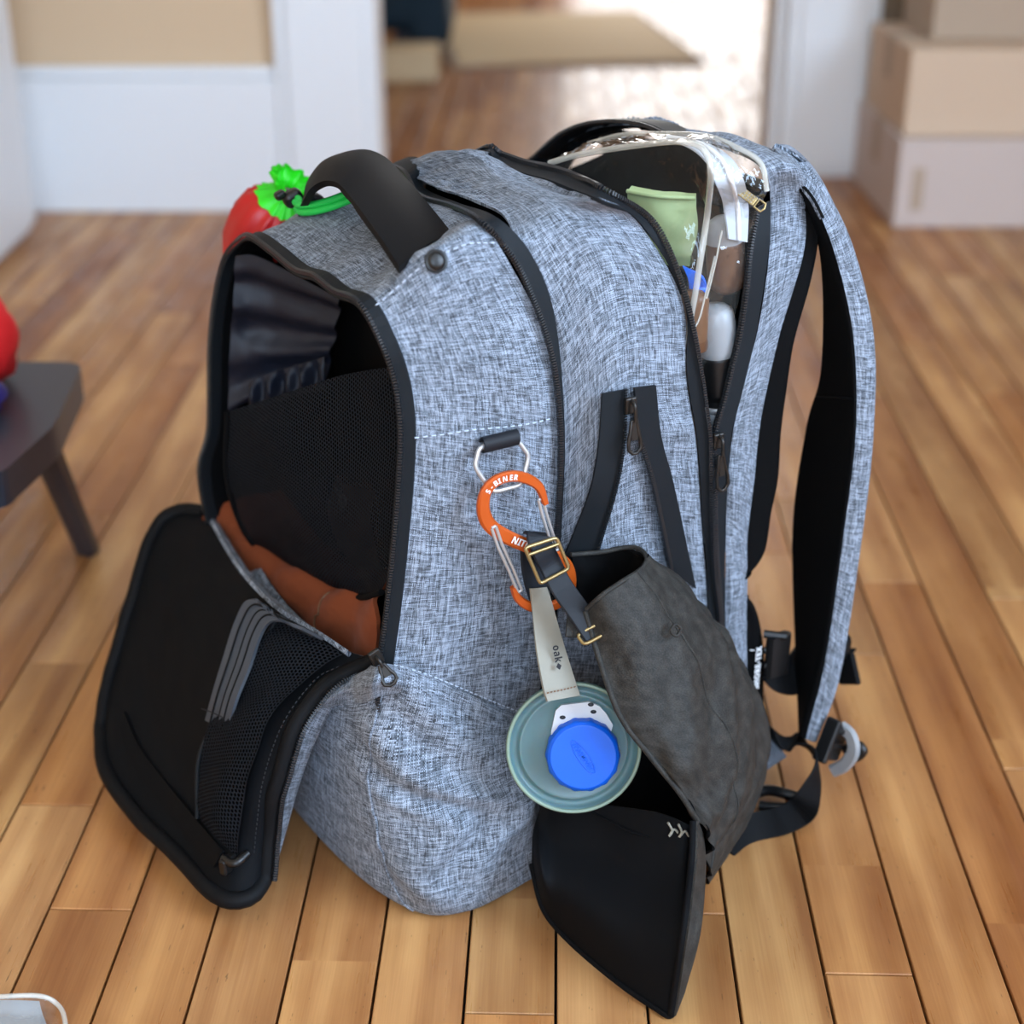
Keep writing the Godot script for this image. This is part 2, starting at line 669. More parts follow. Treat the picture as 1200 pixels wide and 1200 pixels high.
# ------------------------------------------------------------------ the scene
func _ready() -> void:
	# camera
	var cam := Camera3D.new()
	cam.name = "camera"
	cam.fov = rad_to_deg(2.0 * atan(600.0 / 1850.0))
	cam.near = 0.02
	cam.position = Vector3(0, 0.70, 0)
	cam.rotation.x = -atan(875.0 / 1850.0)
	var lens := CameraAttributesPhysical.new()
	lens.frustum_focal_length = 37.0
	lens.frustum_focus_distance = 1.0
	lens.exposure_aperture = 2.7
	cam.attributes = lens
	add_child(cam)
	cam.current = true
	# sky, exposure
	var env := Environment.new()
	env.background_mode = Environment.BG_SKY
	env.sky = Sky.new()
	var sky := ProceduralSkyMaterial.new()
	sky.sky_top_color = Color(0.55, 0.68, 0.86)
	sky.sky_horizon_color = Color(0.86, 0.90, 0.95)
	sky.ground_bottom_color = Color(0.42, 0.42, 0.40)
	sky.ground_horizon_color = Color(0.72, 0.74, 0.75)
	sky.sky_energy_multiplier = 1.6
	sky.ground_energy_multiplier = 1.2
	env.sky.sky_material = sky
	env.tonemap_mode = Environment.TONE_MAPPER_LINEAR
	env.tonemap_exposure = 1.0
	env.sdfgi_enabled = true
	env.ssao_enabled = true
	env.ssil_enabled = true
	var world := WorldEnvironment.new()
	world.name = "world"
	world.environment = env
	add_child(world)
	# daylight in each window
	daylight("daylight_side", Vector3(1.93, 1.5, 0.35), Vector3(-1, 0, 0), Vector2(1.45, 1.45), 12.5, Color(0.79, 0.89, 1.0))
	daylight("daylight_behind", Vector3(0.1, 1.5, 2.13), Vector3(0, 0, -1), Vector2(1.45, 1.45), 7.0, Color(0.79, 0.89, 1.0))
	daylight("daylight_far", Vector3(0.62, 1.05, -6.12), Vector3(0, 0, 1), Vector2(0.8, 1.9), 2.6, Color(1.0, 0.97, 0.92))
	make_materials()
	build_room()
	build_floor()
	build_bag()
	build_hangings()
	build_contents()
	build_surroundings()

func daylight(called: String, at: Vector3, to: Vector3, size: Vector2, energy: float, tint: Color) -> void:
	var l := AreaLight3D.new()
	l.name = called
	l.area_size = size
	l.area_range = 30.0
	l.light_energy = energy
	l.light_color = tint
	l.shadow_enabled = true
	add_child(l)
	l.look_at_from_position(at, at + to, Vector3.UP)

func wall_with_hole(a: Vector3, b: Vector3, lo: Vector3, hi: Vector3, along: int) -> Array:   # a wall as boxes round one opening
	var out := []
	var c := a
	var d := b
	d[along] = lo[along]
	out.append(box(c, d))
	c = a; d = b
	c[along] = hi[along]
	out.append(box(c, d))
	c = a; d = b
	c[along] = lo[along]; d[along] = hi[along]
	if lo.y > a.y + 0.01:
		var e := d
		e.y = lo.y
		out.append(box(c, e))
	c.y = hi.y
	out.append(box(c, d))
	return out

func window_at(called: String, lo: Vector3, hi: Vector3, along: int) -> void:
	var frame := []
	var mid := (lo + hi) / 2.0
	for e in [[0, lo[along]], [0, mid[along]], [0, hi[along]], [1, lo.y], [1, mid.y], [1, hi.y]]:
		var a := lo
		var b := hi
		var k: int = along if e[0] == 0 else 1
		a[k] = e[1] - 0.025
		b[k] = e[1] + 0.025
		frame.append(box(a, b, 0.006))
	var w := structure(called, frame, M.white_paint)
	for half in [[lo[along], mid[along]], [mid[along], hi[along]]]:
		for tier in [[lo.y, mid.y], [mid.y, hi.y]]:
			var a := mid
			var b := mid
			a[along] = half[0] + 0.025; b[along] = half[1] - 0.025
			a.y = tier[0] + 0.025; b.y = tier[1] - 0.025
			var across := 2 if along == 0 else 0
			a[across] -= 0.002; b[across] += 0.002
			put(box(a, b, 0.0005), "pane", M.film, w, room)

func build_room() -> void:
	structure("ceiling", [box(v(-0.98, 2.5, -6.4), v(2.12, 2.62, 2.32))], M.ceiling)
	structure("wall_left", [box(v(-0.98, -0.1, -2.7), v(-0.86, 2.5, 2.3))], M.beige_wall)
	structure("wall_right", wall_with_hole(v(2.0, -0.1, -6.4), v(2.12, 2.5, 2.3), v(2.0, 0.75, -0.4), v(2.12, 2.25, 1.1), 2), M.beige_wall)
	window_at("window_1", v(2.03, 0.75, -0.4), v(2.09, 2.25, 1.1), 2)
	structure("wall_behind", wall_with_hole(v(-0.98, -0.1, 2.2), v(2.12, 2.5, 2.32), v(-0.65, 0.75, 2.2), v(0.85, 2.25, 2.32), 0), M.beige_wall)
	window_at("window_2", v(-0.65, 0.75, 2.23), v(0.85, 2.25, 2.29), 0)
	# wall with the doorway: a piece to each side and one over it
	structure("wall_back_left", [box(v(-0.98, -0.1, -2.84), v(-0.30, 2.5, -2.72))], M.beige_wall)
	structure("wall_back_right", [box(v(0.60, -0.1, -3.10), v(2.0, 2.5, -2.98))], M.brown_wall)
	structure("wall_back_over_door", [box(v(-0.30, 2.05, -2.84), v(0.60, 2.5, -2.72)), box(v(0.48, 2.05, -3.1), v(0.6, 2.5, -2.72))], M.beige_wall)
	# tall painted baseboards with a stepped cap
	structure("baseboard_back", [box(v(-0.86, 0, -2.72), v(-0.395, 0.225, -2.695)), box(v(-0.86, 0.225, -2.72), v(-0.395, 0.245, -2.70), 0.006)], M.white_paint)
	structure("baseboard_left", [box(v(-0.86, 0, -2.695), v(-0.835, 0.225, -2.58)), box(v(-0.86, 0.225, -2.695), v(-0.842, 0.245, -2.58), 0.006)], M.white_paint)
	structure("baseboard_right", [box(v(0.665, 0, -2.98), v(2.0, 0.14, -2.962))], M.white_paint)
	# door casings
	structure("trim_1", [box(v(-0.395, 0, -2.72), v(-0.225, 2.13, -2.69), 0.004), box(v(-0.375, 0.02, -2.69), v(-0.245, 2.11, -2.683), 0.004), box(v(-0.30, 0, -2.84), v(-0.225, 2.05, -2.72), 0.004)], M.white_paint)
	structure("trim_2", [box(v(0.50, 0, -2.98), v(0.665, 2.13, -2.95), 0.004), box(v(0.52, 0.02, -2.95), v(0.645, 2.11, -2.942), 0.004), box(v(0.48, 0, -3.10), v(0.60, 2.05, -2.98), 0.004)], M.white_paint)
	structure("trim_3", [box(v(-0.86, 0, -2.58), v(-0.80, 2.13, -2.2), 0.004), box(v(-0.80, 0.02, -2.56), v(-0.785, 2.11, -2.24), 0.004)], M.white_paint)
	# second room
	structure("wall_far_left", [box(v(-1.72, -0.1, -6.4), v(-1.6, 2.5, -2.72)), box(v(-1.72, -0.1, -2.84), v(-0.98, 2.5, -2.72))], M.beige_wall)
	structure("wall_far", wall_with_hole(v(-1.72, -0.1, -6.4), v(2.12, 2.5, -6.28), v(0.2, 0.0, -6.4), v(1.05, 2.05, -6.28), 0), M.beige_wall)
	window_at("door_1", v(0.22, 0.04, -6.36), v(1.03, 2.03, -6.32), 0)
	structure("ceiling_far", [box(v(-1.72, 2.5, -6.4), v(-0.98, 2.62, -2.72))], M.ceiling)

func board_mesh(long: float, wide: float, strip: int, start: float) -> ArrayMesh:   # a strip of flooring, bevelled along its top
	var s := Soup.new()
	var x := wide / 2.0
	var y := long / 2.0
	var b := 0.0006
	var u0 := strip * 0.0575
	var uv := func(p: Vector3) -> Vector2: return Vector2(u0 + p.x + x, start + p.z + y)
	var t := [v(-x + b, 0, -y + b), v(x - b, 0, -y + b), v(x - b, 0, y - b), v(-x + b, 0, y - b)]
	var e := [v(-x, -b, -y), v(x, -b, -y), v(x, -b, y), v(-x, -b, y)]
	s.flat_quad(t[0], t[1], t[2], t[3], Vector3.UP, t.map(uv))
	for k in 4:
		var q := (k + 1) % 4
		var mid: Vector3 = (e[k] + e[q]) / 2.0
		var out := v(mid.x, 0, mid.z).normalized()
		s.flat_quad(t[k], t[q], e[q], e[k], out + Vector3.UP, [uv.call(t[k]), uv.call(t[q]), uv.call(e[q]), uv.call(e[k])])
		var f: Vector3 = e[k] - v(0, 0.012, 0)
		var g: Vector3 = e[q] - v(0, 0.012, 0)
		s.flat_quad(e[k], e[q], g, f, out, [uv.call(e[k]), uv.call(e[q]), uv.call(g), uv.call(f)])
	return s.mesh()

func build_floor() -> void:
	rng.seed = 11
	var lane := 0.0573
	var turn := Basis(Vector3.UP, -deg_to_rad(1.62))
	var base := structure("floor", [box(v(-1.72, -0.12, -6.4), v(2.12, -0.013, 2.32))], M.gap)
	var lengths := [0.32, 0.45, 0.6, 0.8, 1.05]
	var stock := {}
	var rest := []
	var rest_soup := {}
	for k in range(-42, 50):
		var x := -0.0515 + lane * (k + 0.5)
		var z: float = {0: -0.752, 8: -0.985, 6: -1.335, 2: -1.62, -3: -0.2}.get(k, -0.75 - rng.randf() * 0.9)
		var ends := [z]
		var far := z
		while far > -6.6:
			far -= lengths[rng.randi_range(0, 4)]
			ends.append(far)
		var nearer := z
		while nearer < 2.4:
			nearer += lengths[rng.randi_range(0, 4)]
			ends.push_front(nearer)
		for i in ends.size() - 1:
			var z1: float = ends[i]
			var z0: float = ends[i + 1]
			var long := snappedf(z1 - z0, 0.001)
			var mid := turn * v(x, 0, (z0 + z1) / 2.0)
			if mid.x < -1.66 or mid.x > 2.08 or mid.z < -6.3 + long / 2.0 - 0.3 or mid.z > 2.3:
				continue
			var strip := rng.randi_range(0, 3)
			var start := rng.randi_range(0, 3) * 0.27
			var key := [long, strip, start]
			if not stock.has(key):
				stock[key] = board_mesh(long - 0.0013, lane - 0.0019, strip, start)
			var at := Transform3D(turn, mid + v(0, rng.randf_range(-0.0004, 0.0), 0))
			var shade := rng.randi_range(0, 5)
			var seen := z0 < -0.66 and z1 > -3.5 and absf(mid.x) < 0.34 * (0.25 - minf(z0, -0.7)) + 0.04
			if seen:
				put(stock[key], "plank", M.wood[shade], base, at)
			else:
				if not rest_soup.has(shade):
					rest_soup[shade] = SurfaceTool.new()
				rest_soup[shade].append_from(stock[key], 0, at)
	for shade in rest_soup:
		put(rest_soup[shade].commit(), "plank_field", M.wood[shade], base, room, "stuff")

func build_bag() -> void:
	var X := bag_space
	var bag := thing("backpack", "heather grey rucksack packed full, front pocket unzipped and its flap hanging open", "backpack", bag_space * Transform3D(Basis(), v(0.14, 0, -0.13)))
	var Z := v(0, 0, 1)
	var core := v(0.14, 0.22, -0.13)
	# --- front compartment: side panel, top panel and far side, all one band between the opening and the middle zip
	var edge_side := [v(-0.0044,0.1296,0), v(-0.0034,0.1745,0), v(0.0033,0.2164,0), v(0.0088,0.2646,0.003), v(0.0133,0.3106,0.005), v(0.015,0.344,0.006), v(0.0134,0.3718,0.004), v(0.0072,0.3969,0), v(0,0.4182,-0.0141)]
	var zip_side := [v(0.0973,0.0992,0), v(0.11,0.1568,0), v(0.1127,0.2018,0), v(0.1126,0.2348,0.003), v(0.1136,0.2662,0.005), v(0.1143,0.314,0.006), v(0.1112,0.3554,0.005), v(0.1023,0.3958,0.001), v(0.0737,0.4516,-0.006)]
	var edge_top := [v(0,0.4182,-0.0141), v(0,0.4139,-0.0535), v(0,0.4143,-0.0878), v(0,0.4087,-0.1236), v(0,0.4098,-0.1721), v(0,0.4084,-0.2159), v(0.0049,0.3915,-0.262), v(0,0.3761,-0.278)]
	var zip_top := [v(0.0737,0.4516,-0.006), v(0.085,0.4501,-0.0525), v(0.085,0.4491,-0.0847), v(0.085,0.4442,-0.1367), v(0.085,0.445,-0.17), v(0.085,0.438,-0.21), v(0.085,0.425,-0.25), v(0.085,0.4,-0.272)]
	var edge_far := [v(0,0.3761,-0.278), v(-0.0062,0.3505,-0.285), v(-0.0125,0.3103,-0.29), v(-0.0194,0.2427,-0.29), v(-0.03,0.2,-0.29), v(-0.02,0.1,-0.28), v(-0.01,0.01,-0.27)]
	var zip_far := [v(0.085,0.4,-0.272), v(0.085,0.36,-0.285), v(0.085,0.3,-0.29), v(0.085,0.22,-0.29), v(0.085,0.15,-0.285), v(0.085,0.08,-0.28), v(0.085,0.01,-0.27)]
	var band := func(a: Array, b: Array, bulge: Vector3) -> Array:
		var mids := []
		for f in [0.33, 0.67]:
			var line := []
			for i in a.size():
				line.append(a[i].lerp(b[i], f) + bulge + (v(0, 0.011, 0.003) if a.size() == 16 and i == 8 else Vector3.ZERO))
			mids.append(line)
		return [a, mids[0], mids[1], b]
	var wrinkle := FastNoiseLite.new()
	wrinkle.seed = 4
	wrinkle.frequency = 9.0
	wrinkle.fractal_octaves = 3
	var soft := func(u: float, w: float) -> float: return 0.0035 * wrinkle.get_noise_2d(u, w * 1.6)
	var front_rows := bend(net(band.call(edge_side + edge_top.slice(1), zip_side + zip_top.slice(1), v(0, 0.002, 0.005)), 106, 26), core, soft)
	put(sheet(cut(front_rows, 0, 57), 0.002, core), "side_panel", [M.fabric, M.black_cloth], bag, X)
	put(sheet(cut(front_rows, 56, 106), 0.002, core), "top_panel", [M.fabric, M.black_cloth], bag, X)
	var seam := PackedVector3Array()
	for row in front_rows:
		seam.append(row[55] + v(-0.0006, 0.0004, 0.0014))
	put(sheet(net(band.call(edge_far, zip_far, v(0, 0, -0.01)), 30, 14), 0.002, core), "far_side_panel", [M.fabric, M.black_cloth], bag, X)
	# white stitching over the handle foot and across the ring tab
	put(stitches(seam, v(0, 0.4, 0.9), 0.005, 0.0005), "stitching", M.thread, bag, X, "stuff")
	var seam2 := curve([v(0.0148,0.3378,0.0085), v(0.0329,0.3374,0.0105), v(0.0511,0.3371,0.0115), v(0.0856,0.3339,0.011), v(0.1087,0.3331,0.008)], 24)
	put(stitches(seam2, Z, 0.005, 0.0005), "stitching", M.thread, bag, X, "stuff")
	# opening's binding tape and its zip
	var rim := curve(edge_side + edge_top.slice(1) + edge_far.slice(1), 160)
	var rim_in := PackedVector3Array()
	var rim_up := PackedVector3Array()
	for i in rim.size():
		var t := (rim[mini(i + 1, 159)] - rim[maxi(i - 1, 0)]).normalized()
		var o := t.cross(v(-1, 0, 0)).normalized()
		if o.dot(rim[i] - v(0, 0.2, -0.14)) < 0.0:
			o = -o
		rim_up.append((o + v(-0.35, 0, 0)).normalized())
		rim_in.append(rim[i] + v(-0.0005, 0, 0) + o * 0.0012)
	var tape_at := PackedVector3Array()
	for i in rim.size():
		tape_at.append(rim_in[i] + v(-0.004, 0, 0) - rim_up[i] * 0.002)
	put(sweep(tape_at, rim_up, bar(0.011, 0.0026), false), "opening_tape", M.tape, bag, X)
	var tooth_at := PackedVector3Array()
	for i in rim.size():
		tooth_at.append(tape_at[i] + v(-0.0040, 0, 0) + rim_up[i] * 0.001)
	put(teeth(tooth_at, rim_up, 0.0019, v(0.0034, 0.0022, 0.0011)), "zipper_teeth", M.zip, bag, X, "stuff")
	# --- inside the front compartment
	put(sheet(net([[v(0.074,0.02,-0.004), v(0.078,0.2,-0.004), v(0.074,0.33,-0.008), v(0.07,0.43,-0.02)], [v(0.07,0.02,-0.14), v(0.075,0.2,-0.14), v(0.07,0.34,-0.14), v(0.07,0.44,-0.14)], [v(0.07,0.02,-0.27), v(0.07,0.2,-0.275), v(0.07,0.33,-0.272), v(0.07,0.41,-0.25)]], 24, 20), 0.003, v(0.2, 0.2, -0.13)), "compartment_back", M.black_cloth, bag, X)
	var quilt := func(u: float, w: float) -> float: return 0.004 * sin(w * 190.0 + 14.0 * u) + 0.003 * wrinkle.get_noise_2d(u * 2.0, w * 3.0)
	var lining := bend(net([[v(-0.0068,0.3842,-0.255), v(0.0051,0.3852,-0.245), v(0.0259,0.3739,-0.225), v(0.0496,0.36,-0.2)], [v(-0.0107,0.3383,-0.262), v(0.0057,0.3337,-0.258), v(0.0285,0.3291,-0.24), v(0.0499,0.3269,-0.215)], [v(-0.0146,0.2975,-0.268), v(0.004,0.3003,-0.26), v(0.0255,0.305,-0.245), v(0.047,0.3095,-0.22)], [v(-0.0181,0.2615,-0.268), v(-0.0028,0.2704,-0.262), v(0.0211,0.2819,-0.246), v(0.0457,0.2868,-0.225)]], 30, 44), v(0.05, 0.3, -0.4), quilt)
	put(sheet(lining, 0.002, v(0.05, 0.3, -0.4)), "quilted_lining", [M.lining, M.black_cloth], bag, X)
	var frill := func(u: float, w: float) -> float: return 0.004 * sin(u * 420.0) + 0.002 * sin(u * 170.0)
	var ruffle := bend(coons([v(-0.0044,0.2893,-0.255), v(0.0194,0.3003,-0.238), v(0.0413,0.3133,-0.215)], [v(-0.0071,0.2672,-0.25), v(0.018,0.2799,-0.232), v(0.0388,0.2904,-0.21)], [v(-0.0044,0.2893,-0.255), v(-0.0071,0.2672,-0.25)], [v(0.0413,0.3133,-0.215), v(0.0388,0.2904,-0.21)], 60, 10), v(0.05, 0.3, -0.4), frill)
	put(sheet(ruffle, 0.0015, v(0.05, 0.3, -0.4)), "gathered_trim", M.lining, bag, X)
	var pouch := bend(net([[v(-0.0269,0.2761,-0.235), v(-0.0074,0.3082,-0.17), v(0.0108,0.3421,-0.1), v(0.0236,0.3697,-0.03)], [v(-0.031,0.224,-0.235), v(-0.0139,0.2634,-0.16), v(0.0045,0.2929,-0.09), v(0.0203,0.3215,-0.022)], [v(-0.0213,0.1784,-0.235), v(-0.0138,0.216,-0.16), v(0.002,0.2426,-0.09), v(0.0151,0.2768,-0.02)], [v(-0.0039,0.1519,-0.232), v(-0.0047,0.1791,-0.165), v(0.0032,0.2037,-0.09), v(0.0098,0.242,-0.02)], [v(0.0093,0.141,-0.225), v(0.0088,0.1608,-0.16), v(0.0098,0.1881,-0.085), v(0.0029,0.2217,-0.025)]], 40, 40), v(0.2, 0.25, -0.12), soft)
	put(sheet(pouch, 0.0, v(0.2, 0.25, -0.12)), "mesh_pouch", M.netting, bag, X)
	put(tube(spline([v(-0.0279,0.2759,-0.236), v(-0.032,0.2238,-0.236), v(-0.0224,0.1782,-0.236), v(-0.0047,0.1506,-0.232), v(0.0092,0.1388,-0.225), v(0.0119,0.1565,-0.16), v(0.0097,0.1861,-0.085), v(0.0029,0.2204,-0.025)], 50), 0.0022), "mesh_pouch_binding", M.black_cloth, bag, X)
	# --- middle section between the two long zips
	var mid_left_side := [v(0.1013,0.098,0), v(0.1165,0.155,0), v(0.1185,0.2004,0), v(0.1165,0.2344,0.004), v(0.1175,0.2658,0.006), v(0.1175,0.3142,0.008), v(0.1149,0.3554,0.007), v(0.1082,0.3952,0.002), v(0.0907,0.4396,-0.006)]
	var mid_left_top := [v(0.0907,0.4396,-0.006), v(0.097,0.452,-0.035), v(0.097,0.453,-0.075), v(0.095,0.45,-0.125), v(0.095,0.448,-0.17), v(0.095,0.442,-0.21), v(0.095,0.427,-0.25), v(0.095,0.4,-0.272)]
	var mid_right_side := [v(0.245,0.0551,0), v(0.2423,0.1213,0), v(0.2373,0.178,0), v(0.2283,0.2339,0.002), v(0.2194,0.2932,0.004), v(0.2085,0.3431,0.004), v(0.2076,0.3828,0.001), v(0.1959,0.4122,0), v(0.1701,0.4486,-0.002)]
	var mid_right_top := [v(0.1701,0.4486,-0.002), v(0.14,0.4655,0.0087), v(0.135,0.467,-0.0221), v(0.132,0.4679,-0.0439), v(0.13,0.4658,-0.078), v(0.128,0.4659,-0.1105), v(0.125,0.4696,-0.1271), v(0.13,0.415,-0.258)]
	var mid_mid_side := [v(0.18,0.0745,0), v(0.181,0.1377,0), v(0.1681,0.2014,0.014), v(0.1598,0.2565,0.02), v(0.1537,0.3074,0.024), v(0.1477,0.3544,0.024), v(0.1463,0.3915,0.018), v(0.1403,0.4272,0.008), v(0.1264,0.4529,-0.006)]
	var mid_mid_top := [v(0.1264,0.4529,-0.006), v(0.12,0.4608,-0.0247), v(0.118,0.462,-0.049), v(0.115,0.4637,-0.0723), v(0.112,0.4696,-0.1004), v(0.106,0.4734,-0.1287), v(0.106,0.45,-0.2), v(0.106,0.415,-0.262)]
	var gathers := func(u: float, w: float) -> float: return (0.0028 * sin((u - 0.46) * 300.0 + 9.0 * wrinkle.get_noise_2d(u, w)) * (1.0 - smoothstep(0.008, 0.032, w)) * smoothstep(0.0, 0.008, w) + 0.003 * wrinkle.get_noise_2d(u * 1.4, w)) * smoothstep(0.40, 0.47, u)
	var mid_rows := bend(net([mid_left_side + mid_left_top.slice(1), mid_mid_side + mid_mid_top.slice(1), mid_right_side + mid_right_top.slice(1)], 136, 44), core, func(u: float, w: float) -> float: return gathers.call(u, w) + 0.004 * wrinkle.get_noise_2d(u * 0.7, w * 1.5) + 0.0045 * exp(-pow((u - 0.26 + (w - 0.06) * 0.45) / 0.012, 2.0)) * smoothstep(0.02, 0.09, w))
	put(sheet(mid_rows, 0.002, core), "middle_panel", M.fabric, bag, X)
	put(sheet(net([[mid_rows[0][-1]] + [v(0.082,0.3,-0.291), v(0.082,0.15,-0.29), v(0.082,0.01,-0.275)], [mid_rows[22][-1]] + [v(0.118,0.35,-0.27), v(0.12,0.2,-0.3), v(0.12,0.01,-0.28)], [mid_rows[43][-1]] + [v(0.15,0.36,-0.26), v(0.15,0.2,-0.3), v(0.15,0.01,-0.28)]], 24, 12), 0.002, core), "far_side_panel", [M.fabric, M.black_cloth], bag, X)
	# middle zip: a dark tape in the gap, teeth along its left edge
	var midzip := curve([v(0.1109,0.1576,0.002), v(0.113,0.2032,0.003), v(0.1123,0.2367,0.007), v(0.1127,0.2681,0.009), v(0.1127,0.3162,0.011), v(0.1097,0.3573,0.01), v(0.105,0.3836,0.007), v(0.0971,0.4077,0.004), v(0.0888,0.4281,0.001), v(0.0789,0.4445,-0.003), v(0.0678,0.4585,-0.012), v(0.082,0.4493,-0.0783), v(0.082,0.4449,-0.1299), v(0.088,0.452,-0.17), v(0.088,0.444,-0.215), v(0.088,0.41,-0.265)], 120)
	var midtape := curve([v(0.1134,0.1564,0.001), v(0.1168,0.2017,0.002), v(0.116,0.2354,0.006), v(0.1164,0.2669,0.008), v(0.1163,0.3151,0.01), v(0.1144,0.3562,0.009), v(0.1127,0.3849,0.006), v(0.108,0.4117,0.003), v(0.099,0.4346,-0.001), v(0.0889,0.4502,-0.006), v(0.0796,0.4593,-0.02), v(0.092,0.4483,-0.092), v(0.1,0.4424,-0.1635), v(0.105,0.457,-0.17), v(0.106,0.449,-0.215), v(0.104,0.41,-0.268)], 120)
	put(sheet([midzip, midtape], 0.0016, core), "zipper_tape", M.tape, bag, X)
	var zup := PackedVector3Array()
	for q in midzip:
		zup.append((q - v(0.13, 0.2, -0.13)).normalized() if q.z < -0.004 else v(0, 0.25, 1).normalized())
	put(teeth(midzip, zup, 0.0017, v(0.004, 0.002, 0.001), 0.0004), "zipper_teeth", M.zip, bag, X, "stuff")
	# diagonal side pocket: two tapes that spread downwards, a zip beside the right one
	var pocket_left := net([[v(0.133,0.3511,0.0265), v(0.1309,0.3189,0.0275), v(0.1261,0.2896,0.0275), v(0.1207,0.2583,0.0185), v(0.1139,0.226,0.009)], [v(0.1485,0.3517,0.028), v(0.1476,0.3165,0.0295), v(0.1442,0.2859,0.0275), v(0.1384,0.2494,0.021), v(0.1337,0.2161,0.014)]], 30, 6)
	put(sheet(pocket_left, 0.0018, core), "pocket_tape", M.tape, bag, X)
	var pocket_right := net([[v(0.1549,0.3519,0.0285), v(0.1593,0.3197,0.0285), v(0.172,0.287,0.0265), v(0.1842,0.2516,0.021), v(0.1998,0.2061,0.0125)], [v(0.1723,0.3496,0.0255), v(0.179,0.3141,0.0235), v(0.1916,0.2802,0.0195), v(0.2053,0.2434,0.0125), v(0.2259,0.1826,0.004)]], 30, 6)
	put(sheet(pocket_right, 0.0018, core), "pocket_tape", M.tape, bag, X)
	put(teeth(curve([v(0.1476,0.3524,0.0295), v(0.1467,0.3172,0.031), v(0.1433,0.2867,0.029), v(0.1375,0.2502,0.0225), v(0.1328,0.217,0.0155)], 40), Z, 0.0017, v(0.0022, 0.0014, 0.001)), "zipper_teeth", M.tape, bag, X, "stuff")
	put(teeth(curve([v(0.1546,0.3355,0.03), v(0.1584,0.3192,0.03), v(0.1704,0.2879,0.028), v(0.1825,0.2526,0.0225), v(0.1981,0.2072,0.014)], 40), Z, 0.0017, v(0.0034, 0.002, 0.001)), "zipper_teeth", M.zip, bag, X, "stuff")
	slider(bag, X, v(0.1499,0.3474,0.031), v(0.1505,0.3337,0.034), v(0.1507,0.3126,0.036))
	# --- main zip down the side: left and right tapes, teeth, pull
	var ml_out := curve(mid_right_side.slice(1) + mid_right_top.slice(1), 120)
	var ml_in := curve([v(0.2513,0.1194,0.001), v(0.2468,0.1547,0.002), v(0.2395,0.1903,0.003), v(0.2333,0.2341,0.005), v(0.227,0.291,0.007), v(0.2219,0.3187,0.007), v(0.2135,0.3587,0.006), v(0.2044,0.3951,0.003), v(0.192,0.427,0), v(0.1799,0.4475,-0.006), v(0.15,0.4666,-0.0046), v(0.148,0.4686,-0.0326), v(0.145,0.469,-0.0625), v(0.142,0.4662,-0.0964), v(0.138,0.4666,-0.1243), v(0.132,0.4682,-0.1364), v(0.14,0.415,-0.262)], 120)
	put(sheet([PackedVector3Array(shifted(ml_out, v(0, 0.001, 0.0015))), PackedVector3Array(shifted(ml_in, v(0, 0.001, 0.001)))], 0.0022, core), "zipper_tape", M.tape, bag, X)
	var mup := PackedVector3Array()
	for q in ml_in:
		mup.append(v(0, 0.2, 1).normalized() if q.z > -0.006 else v(0.3, 1, 0.2).normalized())
	put(teeth(PackedVector3Array(shifted(ml_in, v(0, 0.0015, 0.0015))), mup, 0.0018, v(0.0044, 0.0022, 0.0011)), "zipper_teeth", M.zip, bag, X, "stuff")
	var mr_in := curve([v(0.2528,0.119,0.001), v(0.249,0.1542,0.002), v(0.2402,0.2121,0.003), v(0.2347,0.2653,0.004), v(0.2326,0.2968,0.004), v(0.2391,0.3209,0.003), v(0.2444,0.3424,0.002), v(0.2496,0.3637,0.001), v(0.2534,0.393,0), v(0.2574,0.4197,-0.004), v(0.2666,0.4419,-0.012)], 80)
	var mr_out := curve([v(0.258,0.1171,0), v(0.2542,0.1524,0.001), v(0.2495,0.2095,0.002), v(0.2473,0.2623,0.003), v(0.2483,0.2966,0.003), v(0.2543,0.3178,0.002), v(0.2595,0.3396,0.001), v(0.2646,0.361,0), v(0.27,0.3958,-0.002), v(0.2746,0.4227,-0.006), v(0.279,0.4456,-0.014)], 80)
	put(sheet([mr_in, mr_out], 0.0022, core), "zipper_tape", M.tape, bag, X)
	put(teeth(PackedVector3Array(shifted(mr_in, v(0, 0, 0.001))), Z, 0.0018, v(0.004, 0.0022, 0.0011)), "zipper_teeth", M.zip, bag, X, "stuff")
	slider(bag, X, v(0.2332,0.2994,0.008), v(0.2334,0.2857,0.011), v(0.2366,0.2595,0.011))
	# --- back section: side strip, top, far rim
	var back_in_side := [v(0.2642,0.0494,0), v(0.2573,0.1173,0), v(0.2526,0.1747,0.001), v(0.2489,0.2294,0.002), v(0.2483,0.2681,0.002), v(0.2507,0.302,0.002), v(0.2595,0.3396,0.001), v(0.2674,0.3692,-0.001), v(0.2749,0.4113,-0.006), v(0.2792,0.4427,-0.014)]
	var back_out_side := [v(0.2836,0.0413,-0.004), v(0.278,0.1154,-0.004), v(0.2752,0.1717,-0.004), v(0.2716,0.209,-0.003), v(0.2732,0.2538,-0.002), v(0.2752,0.2991,-0.002), v(0.2845,0.3532,-0.002), v(0.2949,0.3848,-0.004), v(0.3048,0.4126,-0.008), v(0.3078,0.4417,-0.014)]
	var back_in_top := [v(0.2792,0.4427,-0.014), v(0.262,0.4677,0.0036), v(0.258,0.4764,-0.0056), v(0.252,0.4799,-0.0294), v(0.25,0.4772,-0.0702), v(0.248,0.4762,-0.1162), v(0.246,0.4681,-0.168), v(0.244,0.4534,-0.2087), v(0.242,0.4296,-0.2469), v(0.235,0.4,-0.275)]
